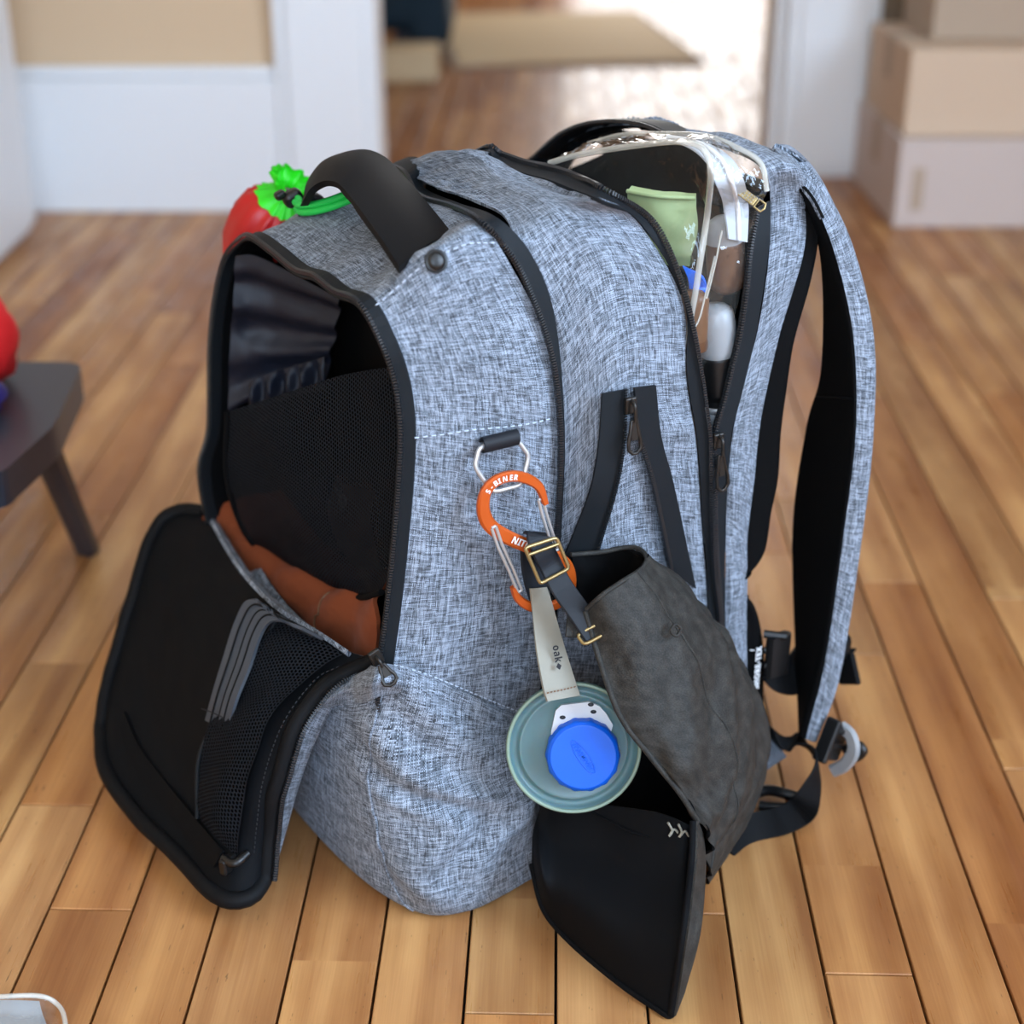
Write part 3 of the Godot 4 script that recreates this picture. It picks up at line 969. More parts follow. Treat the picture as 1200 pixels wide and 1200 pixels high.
	var back_out_top := [v(0.3078,0.4417,-0.014), v(0.295,0.4652,-0.0043), v(0.295,0.472,-0.0283), v(0.29,0.474,-0.067), v(0.288,0.4702,-0.1188), v(0.285,0.4683,-0.1703), v(0.285,0.452,-0.225), v(0.28,0.435,-0.26), v(0.275,0.41,-0.28), v(0.27,0.37,-0.29)]
	var ruck := func(u: float, w: float) -> float: return soft.call(u, w) + 0.0028 * sin(u * 260.0 + 6.0 * wrinkle.get_noise_2d(u * 2.0, w)) * smoothstep(0.50, 0.56, u) * (1.0 - smoothstep(0.01, 0.035, w))
	put(sheet(bend(net(band.call(back_in_side + back_in_top.slice(1), back_out_side + back_out_top.slice(1), v(0, 0.003, 0.003)), 170, 24), core, ruck), 0.002, core), "back_strip", [M.fabric, M.black_cloth], bag, X)
	var arch := curve([v(0.252,0.4781,-0.0796), v(0.25,0.4793,-0.1175), v(0.246,0.4711,-0.1681), v(0.244,0.4554,-0.2113), v(0.242,0.431,-0.2496), v(0.238,0.4227,-0.2572), v(0.232,0.38,-0.285), v(0.225,0.3,-0.295)], 60)
	var arch_up := PackedVector3Array()
	for q in arch:
		arch_up.append((q - v(0.24, 0.38, -0.14)).normalized())
	put(sweep(arch, arch_up, bar(0.022, 0.003)), "zipper_tape", M.tape, bag, X)
	var arch_edge := PackedVector3Array()
	for i in arch.size():
		arch_edge.append(arch[i] + v(-0.0115, 0, 0))
	put(teeth(arch_edge, arch_up, 0.0019, v(0.004, 0.0022, 0.0011)), "zipper_teeth", M.zip, bag, X, "stuff")
	put(sheet(net([[v(0.235,0.4,-0.275), v(0.22,0.3,-0.295), v(0.21,0.15,-0.3), v(0.2,0.01,-0.28)], [v(0.27,0.37,-0.29), v(0.27,0.3,-0.3), v(0.27,0.15,-0.3), v(0.27,0.01,-0.28)]], 20, 8), 0.002, core), "far_side_panel", [M.fabric, M.black_cloth], bag, X)
	# dark inner wall of the main compartment, a base, the padded back
	put(sheet(net([[v(0.262,0.02,-0.012), v(0.258,0.2,-0.014), v(0.255,0.33,-0.014), v(0.262,0.46,-0.03)], [v(0.262,0.02,-0.14), v(0.262,0.2,-0.14), v(0.262,0.34,-0.14), v(0.268,0.462,-0.14)], [v(0.262,0.02,-0.28), v(0.262,0.2,-0.285), v(0.262,0.33,-0.28), v(0.262,0.42,-0.25)]], 24, 20), 0.003, v(0.5, 0.2, -0.13)), "compartment_back", M.black_cloth, bag, X)
	put(sheet(net([[v(0.125,0.02,-0.012), v(0.13,0.2,-0.012), v(0.15,0.33,-0.012), v(0.15,0.43,-0.02)], [v(0.13,0.02,-0.14), v(0.13,0.2,-0.14), v(0.14,0.34,-0.14), v(0.14,0.45,-0.14)], [v(0.13,0.02,-0.28), v(0.13,0.2,-0.285), v(0.13,0.33,-0.275), v(0.13,0.43,-0.22)]], 24, 20), 0.003, v(0.0, 0.2, -0.13)), "divider", M.black_cloth, bag, X)
	put(block(v(0.27, 0.01, 0.27), 0.004, Transform3D(Basis(), v(0.14, 0.007, -0.138))), "base", M.black_cloth, bag, X)
	var pad_near := [v(0.3062,0.4435,-0.012), v(0.3146,0.427,-0.01), v(0.3155,0.411,-0.009), v(0.3102,0.3859,-0.007), v(0.2988,0.3503,-0.004), v(0.2948,0.317,-0.003), v(0.2928,0.2829,-0.003), v(0.2935,0.2506,-0.003), v(0.2899,0.225,-0.003), v(0.2877,0.1986,-0.003), v(0.2808,0.1853,-0.003), v(0.2723,0.1804,-0.003)]
	var pad_seam := [v(0.307,0.4429,-0.014), v(0.3071,0.4274,-0.012), v(0.3065,0.4108,-0.01), v(0.2964,0.384,-0.006), v(0.286,0.3523,-0.004), v(0.2781,0.3226,-0.004), v(0.2753,0.289,-0.004), v(0.2746,0.2527,-0.004), v(0.2737,0.2281,-0.004), v(0.2731,0.2082,-0.004), v(0.2739,0.1878,-0.004), v(0.2731,0.1798,-0.004)]
	var pad_rows := [pad_seam, shifted(pad_near, v(-0.003, 0, 0.001)), pad_near, shifted(pad_near, v(0.006, 0, -0.02)), shifted(pad_near, v(0.006, 0, -0.13)), shifted(pad_near, v(0.006, -0.0, -0.24)), shifted(pad_seam, v(0.0, 0, -0.265))]
	put(sheet(net(pad_rows, 50, 40), 0.004, v(0.2, 0.25, -0.13)), "back_padding", M.air_mesh, bag, X)
	var low_near := [v(0.2731,0.1605,-0.004), v(0.2813,0.1501,-0.004), v(0.288,0.1321,-0.004), v(0.2931,0.1055,-0.004), v(0.2953,0.0792,-0.004), v(0.2967,0.052,-0.005), v(0.2905,0.0304,-0.006)]
	var low_seam := [v(0.2731,0.16,-0.005), v(0.2752,0.1511,-0.005), v(0.2772,0.1344,-0.005), v(0.2792,0.1088,-0.005), v(0.2825,0.086,-0.005), v(0.287,0.0558,-0.006), v(0.2897,0.03,-0.007)]
	put(sheet(net([low_seam, low_near, shifted(low_near, v(0.005, 0, -0.02)), shifted(low_near, v(0.005, 0, -0.14)), shifted(low_seam, v(0, 0, -0.262))], 30, 24), 0.004, v(0.2, 0.1, -0.13)), "hip_padding", M.air_mesh, bag, X)
	put(lettering("SHORE-TEX", 0.0052, true), "lettering", M.white_ink, bag, X * frame_at(v(0.2847,0.1021,0.003), v(0.0, 1, 0.04), v(0.1, 0, 1)))
	put(tube([v(0.2781,0.118,0.001), v(0.2819,0.1169,0.001)], 0.0004), "label_mark", M.white_ink, bag, X)
	build_front_pocket(bag, X, wrinkle)
	build_handle(bag, X)
	build_flap(bag, X, wrinkle)
	build_straps(bag, X)

func cut(rows: Array, a: int, b: int) -> Array:
	var out := []
	for r in rows:
		out.append(r.slice(a, b))
	return out

func laid_on(rows: Array, nrm: Array, p: Array) -> Array:       # (share across, share along, lift) to points on a grid
	var out := []
	var nu: int = rows[0].size() - 1
	var nv := rows.size() - 1
	for q in p:
		var x := clampf(q.x, 0, 1) * nu
		var y := clampf(q.y, 0, 1) * nv
		var i := mini(int(x), nu - 1)
		var j := mini(int(y), nv - 1)
		var a: Vector3 = rows[j][i].lerp(rows[j][i + 1], x - i)
		var b: Vector3 = rows[j + 1][i].lerp(rows[j + 1][i + 1], x - i)
		out.append(a.lerp(b, y - j) + nrm[j][i] * q.z)
	return out

func slider(bag: Node3D, X: Transform3D, top: Vector3, ring_at: Vector3, end: Vector3) -> void:   # zip slider > puller
	var down := (ring_at - top).normalized()
	var f := frame_at(top.lerp(ring_at, 0.35), down, v(0, 0, 1))
	var s := put(join([block(v(0.011, 0.008, 0.0032), 0.0012, f), tube(spline([top.lerp(ring_at, 0.05) + v(0, 0, 0.0015), top.lerp(ring_at, 0.25) + v(0, 0, 0.0055), ring_at + v(0, 0, 0.004)], 12), 0.0012)]), "zipper_slider", M.gunmetal, bag, X)
	var along := (end - ring_at).normalized()
	var side := along.cross(v(0, 0, 1)).normalized()
	var long := ring_at.distance_to(end)
	var loop := []
	for q in [[0.0, 0.0016], [0.35, 0.0028], [0.62, 0.0044], [0.86, 0.0044], [1.0, 0.0016], [1.0, -0.0016], [0.86, -0.0044], [0.62, -0.0044], [0.35, -0.0028], [0.0, -0.0016]]:
		loop.append(ring_at + along * long * q[0] + side * q[1] + v(0, 0, 0.002))
	put(join([tube(loop, 0.0013, true), sweep([ring_at + v(0, 0, 0.002), ring_at + along * long * 0.58 + v(0, 0, 0.002)], v(0, 0, 1), bar(0.0052, 0.0016))]), "zipper_puller", M.gunmetal, s, X)

func build_front_pocket(bag: Node3D, X: Transform3D, wrinkle: FastNoiseLite) -> void:
	# the bulging lower front: rows from the floor up to the seam, each running from the near side round the corner and across the front
	var foot := [v(0.0993,0,0.0357), v(0.0835,0,0.0339), v(0.0569,0,0.0407), v(0.0289,0,0.0453), v(0.0012,0,0.037), v(-0.0171,0,0.0071), v(-0.0295,0,-0.0404), v(-0.0384,0,-0.1117), v(-0.04,0,-0.17), v(-0.035,0,-0.24), v(0,0,-0.28)]
	var rows := [shifted(foot, v(0.004, 0.002, -0.004)), shifted(foot, v(0.0, 0.012, 0.0005)), shifted(foot, v(-0.002, 0.035, 0.002))]
	rows.append([v(0.105,0.07,-0.03), v(0.085,0.07,0.03), v(0.062,0.07,0.037), v(0.035,0.07,0.038), v(0.002,0.07,0.032), v(-0.022,0.07,0.01), v(-0.033,0.07,-0.035), v(-0.042,0.07,-0.11), v(-0.043,0.07,-0.17), v(-0.037,0.07,-0.24), v(0,0.07,-0.285)])
	rows.append([v(0.105,0.102,0.012), v(0.085,0.104,0.018), v(0.062,0.106,0.024), v(0.035,0.108,0.026), v(0.004,0.11,0.022), v(-0.02,0.11,0.004), v(-0.03,0.11,-0.04), v(-0.04,0.11,-0.11), v(-0.042,0.11,-0.17), v(-0.037,0.11,-0.24), v(0,0.11,-0.288)])
	rows.append([v(0.1036,0.106,0.003), v(0.0894,0.1168,0.005), v(0.0724,0.1275,0.008), v(0.0485,0.1467,0.011), v(0.0172,0.1684,0.011), v(-0.0057,0.1789,0.007), v(-0.022,0.146,-0.04), v(-0.032,0.14,-0.1), v(-0.034,0.136,-0.16), v(-0.03,0.136,-0.23), v(0,0.14,-0.288)])
	rows.append([v(0.1039,0.1083,0), v(0.0907,0.117,0), v(0.0777,0.1241,0), v(0.0514,0.1443,0.001), v(0.0216,0.1656,0.001), v(-0.0015,0.1791,0), v(-0.006,0.165,-0.034), v(-0.016,0.158,-0.1), v(-0.02,0.155,-0.16), v(-0.016,0.155,-0.23), v(0,0.155,-0.285)])
	var folds := func(u: float, w: float) -> float:
		var rise := smoothstep(0.0, 0.04, w) * (1.0 - smoothstep(0.16, 0.2, w))
		return rise * (0.0048 * sin((u - w * 0.9) * 95.0 + 3.0 * wrinkle.get_noise_2d(u * 0.4, w * 0.4)) * exp(-pow((u - 0.105) / 0.04, 2.0)) + 0.0022 * wrinkle.get_noise_2d(u * 0.8, w * 0.5))
	var skin := bend(net(rows, 150, 60), v(0.05, 0.08, -0.1), folds)
	put(sheet(skin, 0.002, v(0.05, 0.08, -0.1)), "lower_front_pocket", [M.fabric, M.black_cloth], bag, X)
	# raised vertical seam where the front meets the side
	var ridge := PackedVector3Array()
	for j in range(2, 58):
		ridge.append(skin[j][int(lerpf(lerpf(64.0, 73.0, minf(j / 18.0, 1.0)), 79.0, maxf(0.0, j - 18.0) / 40.0))] + v(-0.0004, 0, 0.0006))
	put(tube(even(ridge, 40), 0.0011, false, 6), "pocket_seam", M.fabric, bag, X)
	# two rows of stitching on the seam above it
	var seam := curve([v(-0.0043,0.1871,0.01), v(0.0171,0.1751,0.0115), v(0.0465,0.1541,0.0115), v(0.0732,0.1339,0.009), v(0.0974,0.1164,0.006)], 40)
	put(stitches(seam, v(0, 0, 1), 0.0044, 0.00045), "stitching", M.thread, bag, X, "stuff")
	# cloth fold that drapes from the seam end over the flap's hinge
	var drape := net([[v(0.0011,0.182,0.008), v(-0.0083,0.1888,0.01), v(-0.0181,0.1896,0.01), v(-0.0162,0.16,-0.0311), v(-0.0287,0.152,-0.0353), v(-0.0391,0.146,-0.0372)], [v(-0.0022,0.1777,0.018), v(-0.0164,0.1856,0.022), v(-0.026,0.1835,0.02), v(-0.0221,0.158,-0.0211), v(-0.0315,0.15,-0.0285), v(-0.0405,0.143,-0.0339)], [v(-0.0023,0.1668,0.012), v(-0.014,0.1682,0.012), v(-0.0211,0.1625,0.006), v(-0.02,0.14,-0.03), v(-0.03,0.135,-0.04), v(-0.045,0.128,-0.05)]], 40, 16)
	put(sheet(bend(drape, v(0.02, 0.1, -0.08), func(u: float, w: float) -> float: return 0.0008 * sin(u * 120.0 + w * 80.0)), 0.002, v(0.02, 0.1, -0.08)), "gusset_fold", [M.fabric, M.black_cloth], bag, X)

func build_handle(bag: Node3D, X: Transform3D) -> void:
	var front := [v(0.012,0.4407,-0.0002), v(0.014,0.4494,-0.0306), v(0.016,0.4586,-0.0691), v(0.018,0.4622,-0.0917), v(0.018,0.4651,-0.11), v(0.016,0.4624,-0.1289), v(0.014,0.4536,-0.148), v(0.018,0.4401,-0.1737), v(0.026,0.421,-0.214)]
	var back := [v(0.064,0.4445,-0.0399), v(0.068,0.4517,-0.0822), v(0.072,0.4611,-0.1379), v(0.07,0.4667,-0.1584), v(0.062,0.4695,-0.1712), v(0.05,0.4658,-0.1843), v(0.04,0.456,-0.201), v(0.038,0.4334,-0.2257), v(0.046,0.425,-0.216)]
	var rows := []
	for f in 9:
		var line := []
		for i in front.size():
			line.append(front[i].lerp(back[i], f / 8.0) + v(0, 0.003 * sin(PI * f / 8.0), 0))
		rows.append(spline(line, 60))
	put(sheet(rows, 0.0045, v(0.04, 0.42, -0.12)), "grab_handle", M.webbing, bag, X)
	put(lathe([v2(0.0001, 0.0032), v2(0.003, 0.0031), v2(0.0048, 0.0022), v2(0.0052, 0.0008), v2(0.0064, 0.0014), v2(0.0070, 0.0004), v2(0.0066, -0.001)], 28), "snap_button", M.black_plastic, bag, X * frame_at(v(0.0325,0.443,0.0055), v(1, 0, 0), v(-0.12, 0.38, 0.9)) * Transform3D(Basis(Vector3.RIGHT, PI / 2), Vector3.ZERO))
	# ring tab and hexagonal ring
	var tab := []
	for q in 13:
		var a := PI * (-0.55 + 1.5 * q / 12.0)
		tab.append(v(0, sin(a) * 0.0052, cos(a) * 0.0045))
	var tl := v(0.0557,0.3279,0.016)
	var tr := v(0.0793,0.3292,0.0165)
	var tab_rows := []
	for f in 7:
		tab_rows.append(PackedVector3Array(shifted(tab, tl.lerp(tr, f / 6.0))))
	put(sheet(tab_rows, 0.0012, tl.lerp(tr, 0.5)), "ring_tab", M.leather_blue, bag, X)
	put(tube(rounded([v(0.0535,0.3281,0.017), v(0.0488,0.3165,0.0195), v(0.059,0.2988,0.023), v(0.0789,0.2998,0.023), v(0.086,0.3165,0.0195), v(0.0796,0.327,0.017)], 0.22), 0.00155, true), "hexagonal_ring", M.steel, bag, X)

func rounded(p: Array, share: float) -> Array:         # a closed outline with its corners cut into short arcs
	var out := []
	for i in p.size():
		var a: Vector3 = p[posmod(i - 1, p.size())]
		var b: Vector3 = p[i]
		var c: Vector3 = p[(i + 1) % p.size()]
		var e := b.lerp(a, share)
		var f := b.lerp(c, share)
		for k in 4:
			out.append(e.lerp(b, k / 3.0).lerp(b.lerp(f, k / 3.0), k / 3.0))
	return out

func build_flap(bag: Node3D, X: Transform3D, wrinkle: FastNoiseLite) -> void:
	var hinge := [v(-0.0321,0.166,-0.3071), v(-0.0374,0.166,-0.242), v(-0.0406,0.167,-0.1853), v(-0.0344,0.17,-0.1105), v(-0.0173,0.169,-0.0578), v(-0.0005,0.167,-0.0319)]
	var outer := [v(-0.1454,0.034,-0.2416), v(-0.1527,0.026,-0.1973), v(-0.1457,0.02,-0.1415), v(-0.1326,0.018,-0.0882), v(-0.1231,0.018,-0.038), v(-0.1139,0.019,-0.0201), v(-0.1005,0.02,-0.0178), v(-0.0879,0.024,-0.0277)]
	var far := [v(-0.0321,0.166,-0.3071), v(-0.0458,0.164,-0.3224), v(-0.062,0.155,-0.327), v(-0.0814,0.135,-0.3137), v(-0.0965,0.11,-0.2971), v(-0.1263,0.065,-0.2729), v(-0.1454,0.034,-0.2416)]
	var near := [v(-0.0005,0.167,-0.0319), v(-0.017,0.158,-0.04), v(-0.0354,0.15,-0.04), v(-0.0582,0.13,-0.0346), v(-0.0742,0.092,-0.0313), v(-0.0813,0.055,-0.0336), v(-0.0879,0.024,-0.0277)]
	var belly := func(u: float, w: float) -> float: return 0.0
	var rows := coons(hinge, outer, far, near, 50, 60)
	var out_of := v(-0.02, -0.02, -0.10)      # the flap's inner face looks up and outward
	for j in rows.size():
		for i in 50:
			var x := i / 49.0
			var y := j / 59.0
			rows[j][i] += v(0.3, -0.6, 0).normalized() * 0.02 * sin(PI * x) * sin(PI * y) + v(-1, 1, 0).normalized() * 0.002 * wrinkle.get_noise_2d(x * 0.3, y * 0.3)
	var flap := put(sheet(rows, 0.009, out_of), "front_flap", [M.padding, M.fabric], bag, X)
	var nrm := facing(rows, out_of)
	var on := func(p: Array) -> Array: return laid_on(rows, nrm, p)
	var edge := []
	for j in rows.size():
		edge.append(rows[j][0])
	for i in range(1, 50):
		edge.append(rows[59][i])
	for j in range(58, -1, -1):
		edge.append(rows[j][49])
	var lift := v(-0.5, 0.75, 0.3).normalized()
	put(tube(spline(shifted(edge, lift * 0.0005), 150), 0.006), "flap_binding", M.webbing, flap, X)
	var zip_line := PackedVector3Array()
	var zip_up := PackedVector3Array()
	for j in 59:
		zip_line.append(rows[59 - j][49] + v(0.0045, 0.001, 0.0055))
		zip_up.append(v(-0.2, 0.5, 1).normalized())
	put(teeth(zip_line, zip_up, 0.0018, v(0.004, 0.0022, 0.0011), 0.001), "zipper_teeth", M.zip, flap, X, "stuff")
	put(stitches(even(PackedVector3Array(shifted(curve([v(-0.0251,0.168,-0.0304), v(-0.0407,0.16,-0.034), v(-0.0668,0.14,-0.0251), v(-0.0819,0.1,-0.0279), v(-0.0887,0.064,-0.0291), v(-0.0932,0.034,-0.0293)], 40), lift * 0.004)), 40), lift, 0.0036, 0.0004), "stitching", M.dark_thread, flap, X, "stuff")
	# fabric gusset along the near edge, outside the zip
	put(sheet(net([[v(-0.004,0.164,-0.0356), v(-0.0166,0.156,-0.0411), v(-0.034,0.147,-0.0411), v(-0.0555,0.127,-0.0361), v(-0.0709,0.089,-0.0345), v(-0.0781,0.052,-0.0365), v(-0.0846,0.024,-0.0301)], [v(0.0011,0.156,-0.0369), v(-0.0089,0.146,-0.0434), v(-0.0247,0.136,-0.0431), v(-0.0391,0.112,-0.0453), v(-0.0514,0.076,-0.0508), v(-0.0626,0.042,-0.0512), v(-0.0782,0.018,-0.0374)], [v(0.0002,0.15,-0.0412), v(-0.0078,0.138,-0.0501), v(-0.025,0.126,-0.0515), v(-0.0397,0.104,-0.0546), v(-0.051,0.068,-0.0635), v(-0.062,0.034,-0.063), v(-0.0781,0.012,-0.0459)]], 40, 12), 0.002, v(-0.05, 0.0, -0.1)), "flap_gusset", [M.fabric, M.black_cloth], flap, X)
	# fabric edge along the hinge
	put(sheet(net([[v(-0.0326,0.17,-0.2908), v(-0.0383,0.17,-0.2176), v(-0.0392,0.171,-0.1672), v(-0.0356,0.174,-0.1152), v(-0.0235,0.173,-0.0776), v(-0.0146,0.172,-0.0444)], [v(-0.0278,0.166,-0.2943), v(-0.0326,0.166,-0.2156), v(-0.0333,0.167,-0.1668), v(-0.0304,0.17,-0.1166), v(-0.0198,0.169,-0.0784), v(-0.0118,0.168,-0.0457)]], 40, 6), 0.003, v(0.05, 0.0, -0.1)), "hinge_strip", M.fabric, flap, X)
	# mesh pocket on the flap's near half and its band
	var pocket := coons(on.call([v(0.7083,0.0167,0.004), v(0.8333,0.0083,0.006), v(0.9333,0.025,0.004)]), on.call([v(0.7083,0.7917,0.003), v(0.825,0.8,0.004), v(0.8917,0.8417,0.003)]), on.call([v(0.7083,0.0167,0.004), v(0.75,0.2833,0.004), v(0.6583,0.5583,0.004), v(0.7083,0.7917,0.003)]), on.call([v(0.9333,0.025,0.004), v(0.95,0.2,0.005), v(0.9167,0.3833,0.005), v(0.9,0.6167,0.004), v(0.8917,0.8417,0.003)]), 24, 40)
	var crumple := bend(pocket, out_of, func(u: float, w: float) -> float: return 0.003 + 0.003 * sin(u * 70.0 + w * 60.0) * sin(w * 40.0) + 0.002 * wrinkle.get_noise_2d(u, w))
	put(sheet(crumple, 0.0, out_of), "flap_mesh_pocket", M.netting, flap, X)
	put(tube(spline(on.call([v(0.7083,0.0167,0.006), v(0.75,0.2833,0.006), v(0.6583,0.5583,0.006), v(0.7083,0.7917,0.005)]), 50), 0.0016), "pocket_binding", M.tape, flap, X)
	put(sheet(net([on.call([v(0.2,0.75,0.003), v(0.3333,0.775,0.003), v(0.525,0.7917,0.003), v(0.725,0.8083,0.003), v(0.8417,0.8333,0.003)]), on.call([v(0.2,0.8083,0.003), v(0.3333,0.85,0.003), v(0.5083,0.875,0.003), v(0.6917,0.9,0.003), v(0.8167,0.9083,0.003)])], 30, 5), 0.002, out_of), "flap_inner_band", M.visor, flap, X)
	# striped webbing pull
	var pull := net([on.call([v(0.8,0,0.008), v(0.7167,0,0.018), v(0.6417,0.025,0.02), v(0.65,0.1333,0.016), v(0.6667,0.25,0.012), v(0.6667,0.3667,0.009), v(0.6333,0.4667,0.006)]), on.call([v(0.8667,0,0.008), v(0.8,0,0.016), v(0.7417,0.025,0.018), v(0.75,0.125,0.014), v(0.7833,0.2333,0.012), v(0.7833,0.3417,0.009), v(0.775,0.4333,0.006)])], 40, 13)
	pull = bend(pull, out_of, func(u: float, w: float) -> float: return 0.0008 * cos(w * TAU / 0.0065))
	var strap := put(sheet(pull, 0.0022, out_of), "flap_pull", M.webbing_grey, flap, X)
	for col in [3, 6, 9]:
		var stripe := PackedVector3Array()
		for i in 40:
			stripe.append(pull[col][i] + lift * 0.0004)
		put(sweep(stripe, lift, bar(0.0014, 0.0008)), "stripe", M.webbing, strap, X)
	put(stitches(curve(on.call([v(0.6417,0.425,0.0108), v(0.7083,0.4083,0.0108), v(0.775,0.4,0.0108)]), 8), lift, 0.002, 0.0004), "stitching", M.dark_thread, strap, X, "stuff")
	# zip ends: slider at the near top corner, stop box at the far bottom, dark fold beside the hinge
	slider(bag, X, v(-0.0185,0.2,0.012), v(-0.0159,0.194,0.016), v(-0.0119,0.1825,0.022))
	put(join([block(v(0.014, 0.012, 0.006), 0.002, Transform3D(Basis(Vector3.UP, 0.5), v(-0.1106,0.04,-0.0326))), tube(spline([v(-0.1133,0.044,-0.0342), v(-0.1091,0.046,-0.0231), v(-0.0988,0.048,-0.0271)], 10), 0.003)]), "zipper_stop", M.black_plastic, flap, X)
	put(tube(spline([v(-0.0366,0.172,-0.2951), v(-0.0282,0.178,-0.2941), v(-0.0233,0.184,-0.2949)], 10), 0.006), "hinge_tab", M.webbing, flap, X)

func build_straps(bag: Node3D, X: Transform3D) -> void:
	# near shoulder strap: padded, grey outside and round its edge, black mesh inside
	var outer := [v(0.2875,0.474,-0.0191)] + [v(0.31,0.4672,-0.0305), v(0.322,0.4521,-0.0187), v(0.338,0.4121,-0.0001), v(0.35,0.351,0.0165), v(0.35,0.2862,0.0264), v(0.345,0.2167,0.0321), v(0.335,0.1007,0.0356), v(0.322,0.0448,0.0319)]
	var inner := [v(0.292,0.4677,-0.0208), v(0.296,0.4564,-0.0091), v(0.304,0.4431,0.0001), v(0.32,0.4084,0.0056), v(0.332,0.354,0.017), v(0.334,0.2893,0.0268), v(0.33,0.219,0.0299), v(0.322,0.1174,0.0332), v(0.312,0.0489,0.0312)]
	var far_in := [v(0.294,0.4653,-0.0261), v(0.3,0.4539,-0.0189), v(0.308,0.4403,-0.015), v(0.322,0.3979,-0.0112), v(0.336,0.3206,-0.0183), v(0.338,0.271,-0.0301), v(0.334,0.1919,-0.0309), v(0.326,0.0959,-0.0056), v(0.316,0.0402,0.0184)]
	var wide := []
	for i in far_in.size():
		wide.append(far_in[i] + v(0.004, 0.0, 0.0005))
	var strap := put(sheet(net([inner, shifted(inner, v(-0.002, 0, -0.006)), far_in, wide], 70, 16), 0.003, v(0.8, 0.3, -0.05)), "shoulder_strap", M.air_mesh, bag, X)
	var wrap := []
	for i in outer.size():
		wrap.append(outer[i] + v(0.004, 0.002, -0.012))
	var back := []
	for i in outer.size():
		back.append(wide[i] + v(0.011, 0.001, 0.003))
	var bulge := []
	for i in outer.size():
		bulge.append(inner[i].lerp(outer[i], 0.5) + v(0.0, 0.0, 0.003))
	put(sheet(net([inner, bulge, outer, wrap, back, wide], 70, 26), 0.002, v(0.33, 0.25, -0.06)), "strap_cover", M.fabric, strap, X)
	put(sweep(spline([v(0.331,0.2995,-0.0156), v(0.329,0.3077,0.0071), v(0.331,0.3127,0.0262)], 10), v(-1, 0, 0), bar(0.0016, 0.0016)), "strap_seam", M.black_cloth, strap, X)
	# ladder lock, webbing tail, tab and clip at the strap's lower end
	var w: Material = M.webbing
	var lock := v(0.33,0.0481,0.0415)
	var g := X * Transform3D(Basis(Vector3.UP, 0.3) * Basis(Vector3.FORWARD, 0.5), lock)
	put(join([block(v(0.022, 0.030, 0.009), 0.003, Transform3D(Basis(), v(0, 0, 0))), block(v(0.026, 0.004, 0.012), 0.0015, Transform3D(Basis(), v(0, 0.009, 0.001))), block(v(0.026, 0.004, 0.012), 0.0015, Transform3D(Basis(), v(0, -0.002, 0.001))), block(v(0.005, 0.034, 0.012), 0.002, Transform3D(Basis(), v(-0.012, 0, 0.001)))]), "ladder_lock", M.black_plastic, strap, g)
	put(sweep(spline([v(0.336,0.0582,0.0414), v(0.338,0.0554,0.0503), v(0.338,0.0446,0.0549), v(0.336,0.03,0.0495), v(0.333,0.02,0.0405)], 20), v(0.3, 0.2, 1), bar(0.005, 0.010)), "lock_lip", M.pale_grey, strap, X)
	put(tube(spline([v(0.338,0.0391,0.0456), v(0.342,0.0484,0.0532), v(0.344,0.0453,0.0591), v(0.342,0.0374,0.0548), v(0.338,0.0335,0.0464)], 20), 0.0032), "strap_end_loop", M.black_plastic, strap, X)
	put(ribbon([v(0.309,0.03,-0.0077), v(0.3057,0.04,0.0154), v(0.3113,0.042,0.0267), v(0.314,0.04,0.0411), v(0.3081,0.034,0.0529), v(0.2968,0.024,0.0611), v(0.2867,0.014,0.0638), v(0.2719,0.008,0.0609), v(0.2571,0.005,0.0557), v(0.24,0.004,0.0569), v(0.2223,0.004,0.0634)], [v(0.2, 0.5, 0.9), v(0.3, 0.6, 0.8), v(0.5, 0.6, 0.6), v(0.9, 0.3, 0.5), v(0.6, 0.1, 0.8), v(0.2, 0.4, 0.9), v(0, 0.9, 0.5), v(0, 1, 0.5), v(0.1, 1, 0.6), v(0.2, 1, 0.6), v(0.2, 1, 0.6)], 0.022, 0.0018), "adjuster_webbing", w, strap, X)
	put(fan([v(0.3059,0.035,-0.0139), v(0.3113,0.03,-0.0065), v(0.3111,0.022,0.0124), v(0.2923,0.016,0.0132), v(0.2841,0.014,0.0095)], 0.006, v(0.2, 0.5, 0.9).normalized()), "strap_anchor", M.fabric, bag, X)
	put(join([tube(spline([v(0.276,0.006,0.0221), v(0.284,0.01,0.0277), v(0.291,0.012,0.0392), v(0.2991,0.01,0.0474), v(0.3022,0.008,0.0518)], 20), 0.0042), tube(spline([v(0.2724,0.004,0.034), v(0.2816,0.005,0.0426), v(0.2928,0.005,0.0483), v(0.3028,0.006,0.0514)], 16), 0.0038)]), "belt_clip", M.black_plastic, bag, X)
	put(block(v(0.015, 0.010, 0.012), 0.004, Transform3D(Basis(Vector3.UP, -0.5), v(0.3,0.008,0.0507))), "belt_clip_end", M.black_plastic, bag, X)
	# side-release buckle and webbing of the far strap, lying behind
	var buckle := [sweep([v(0.292,0.1261,-0.0026), v(0.305,0.1258,0.0078)], v(0, 1, 0.3), bar(0.006, 0.006)), sweep([v(0.292,0.1015,0.0003), v(0.298,0.1005,0.0027)], v(0, 1, 0.3), bar(0.006, 0.006)), sweep([v(0.292,0.1132,-0.0011), v(0.298,0.1126,0.0023)], v(0, 1, 0.3), bar(0.005, 0.006)), sweep([v(0.302,0.1254,0.0026), v(0.302,0.0919,0.0024)], v(0, 0.3, 1), bar(0.020, 0.008))]
	put(join(buckle), "side_release_buckle", M.black_plastic, bag, X)
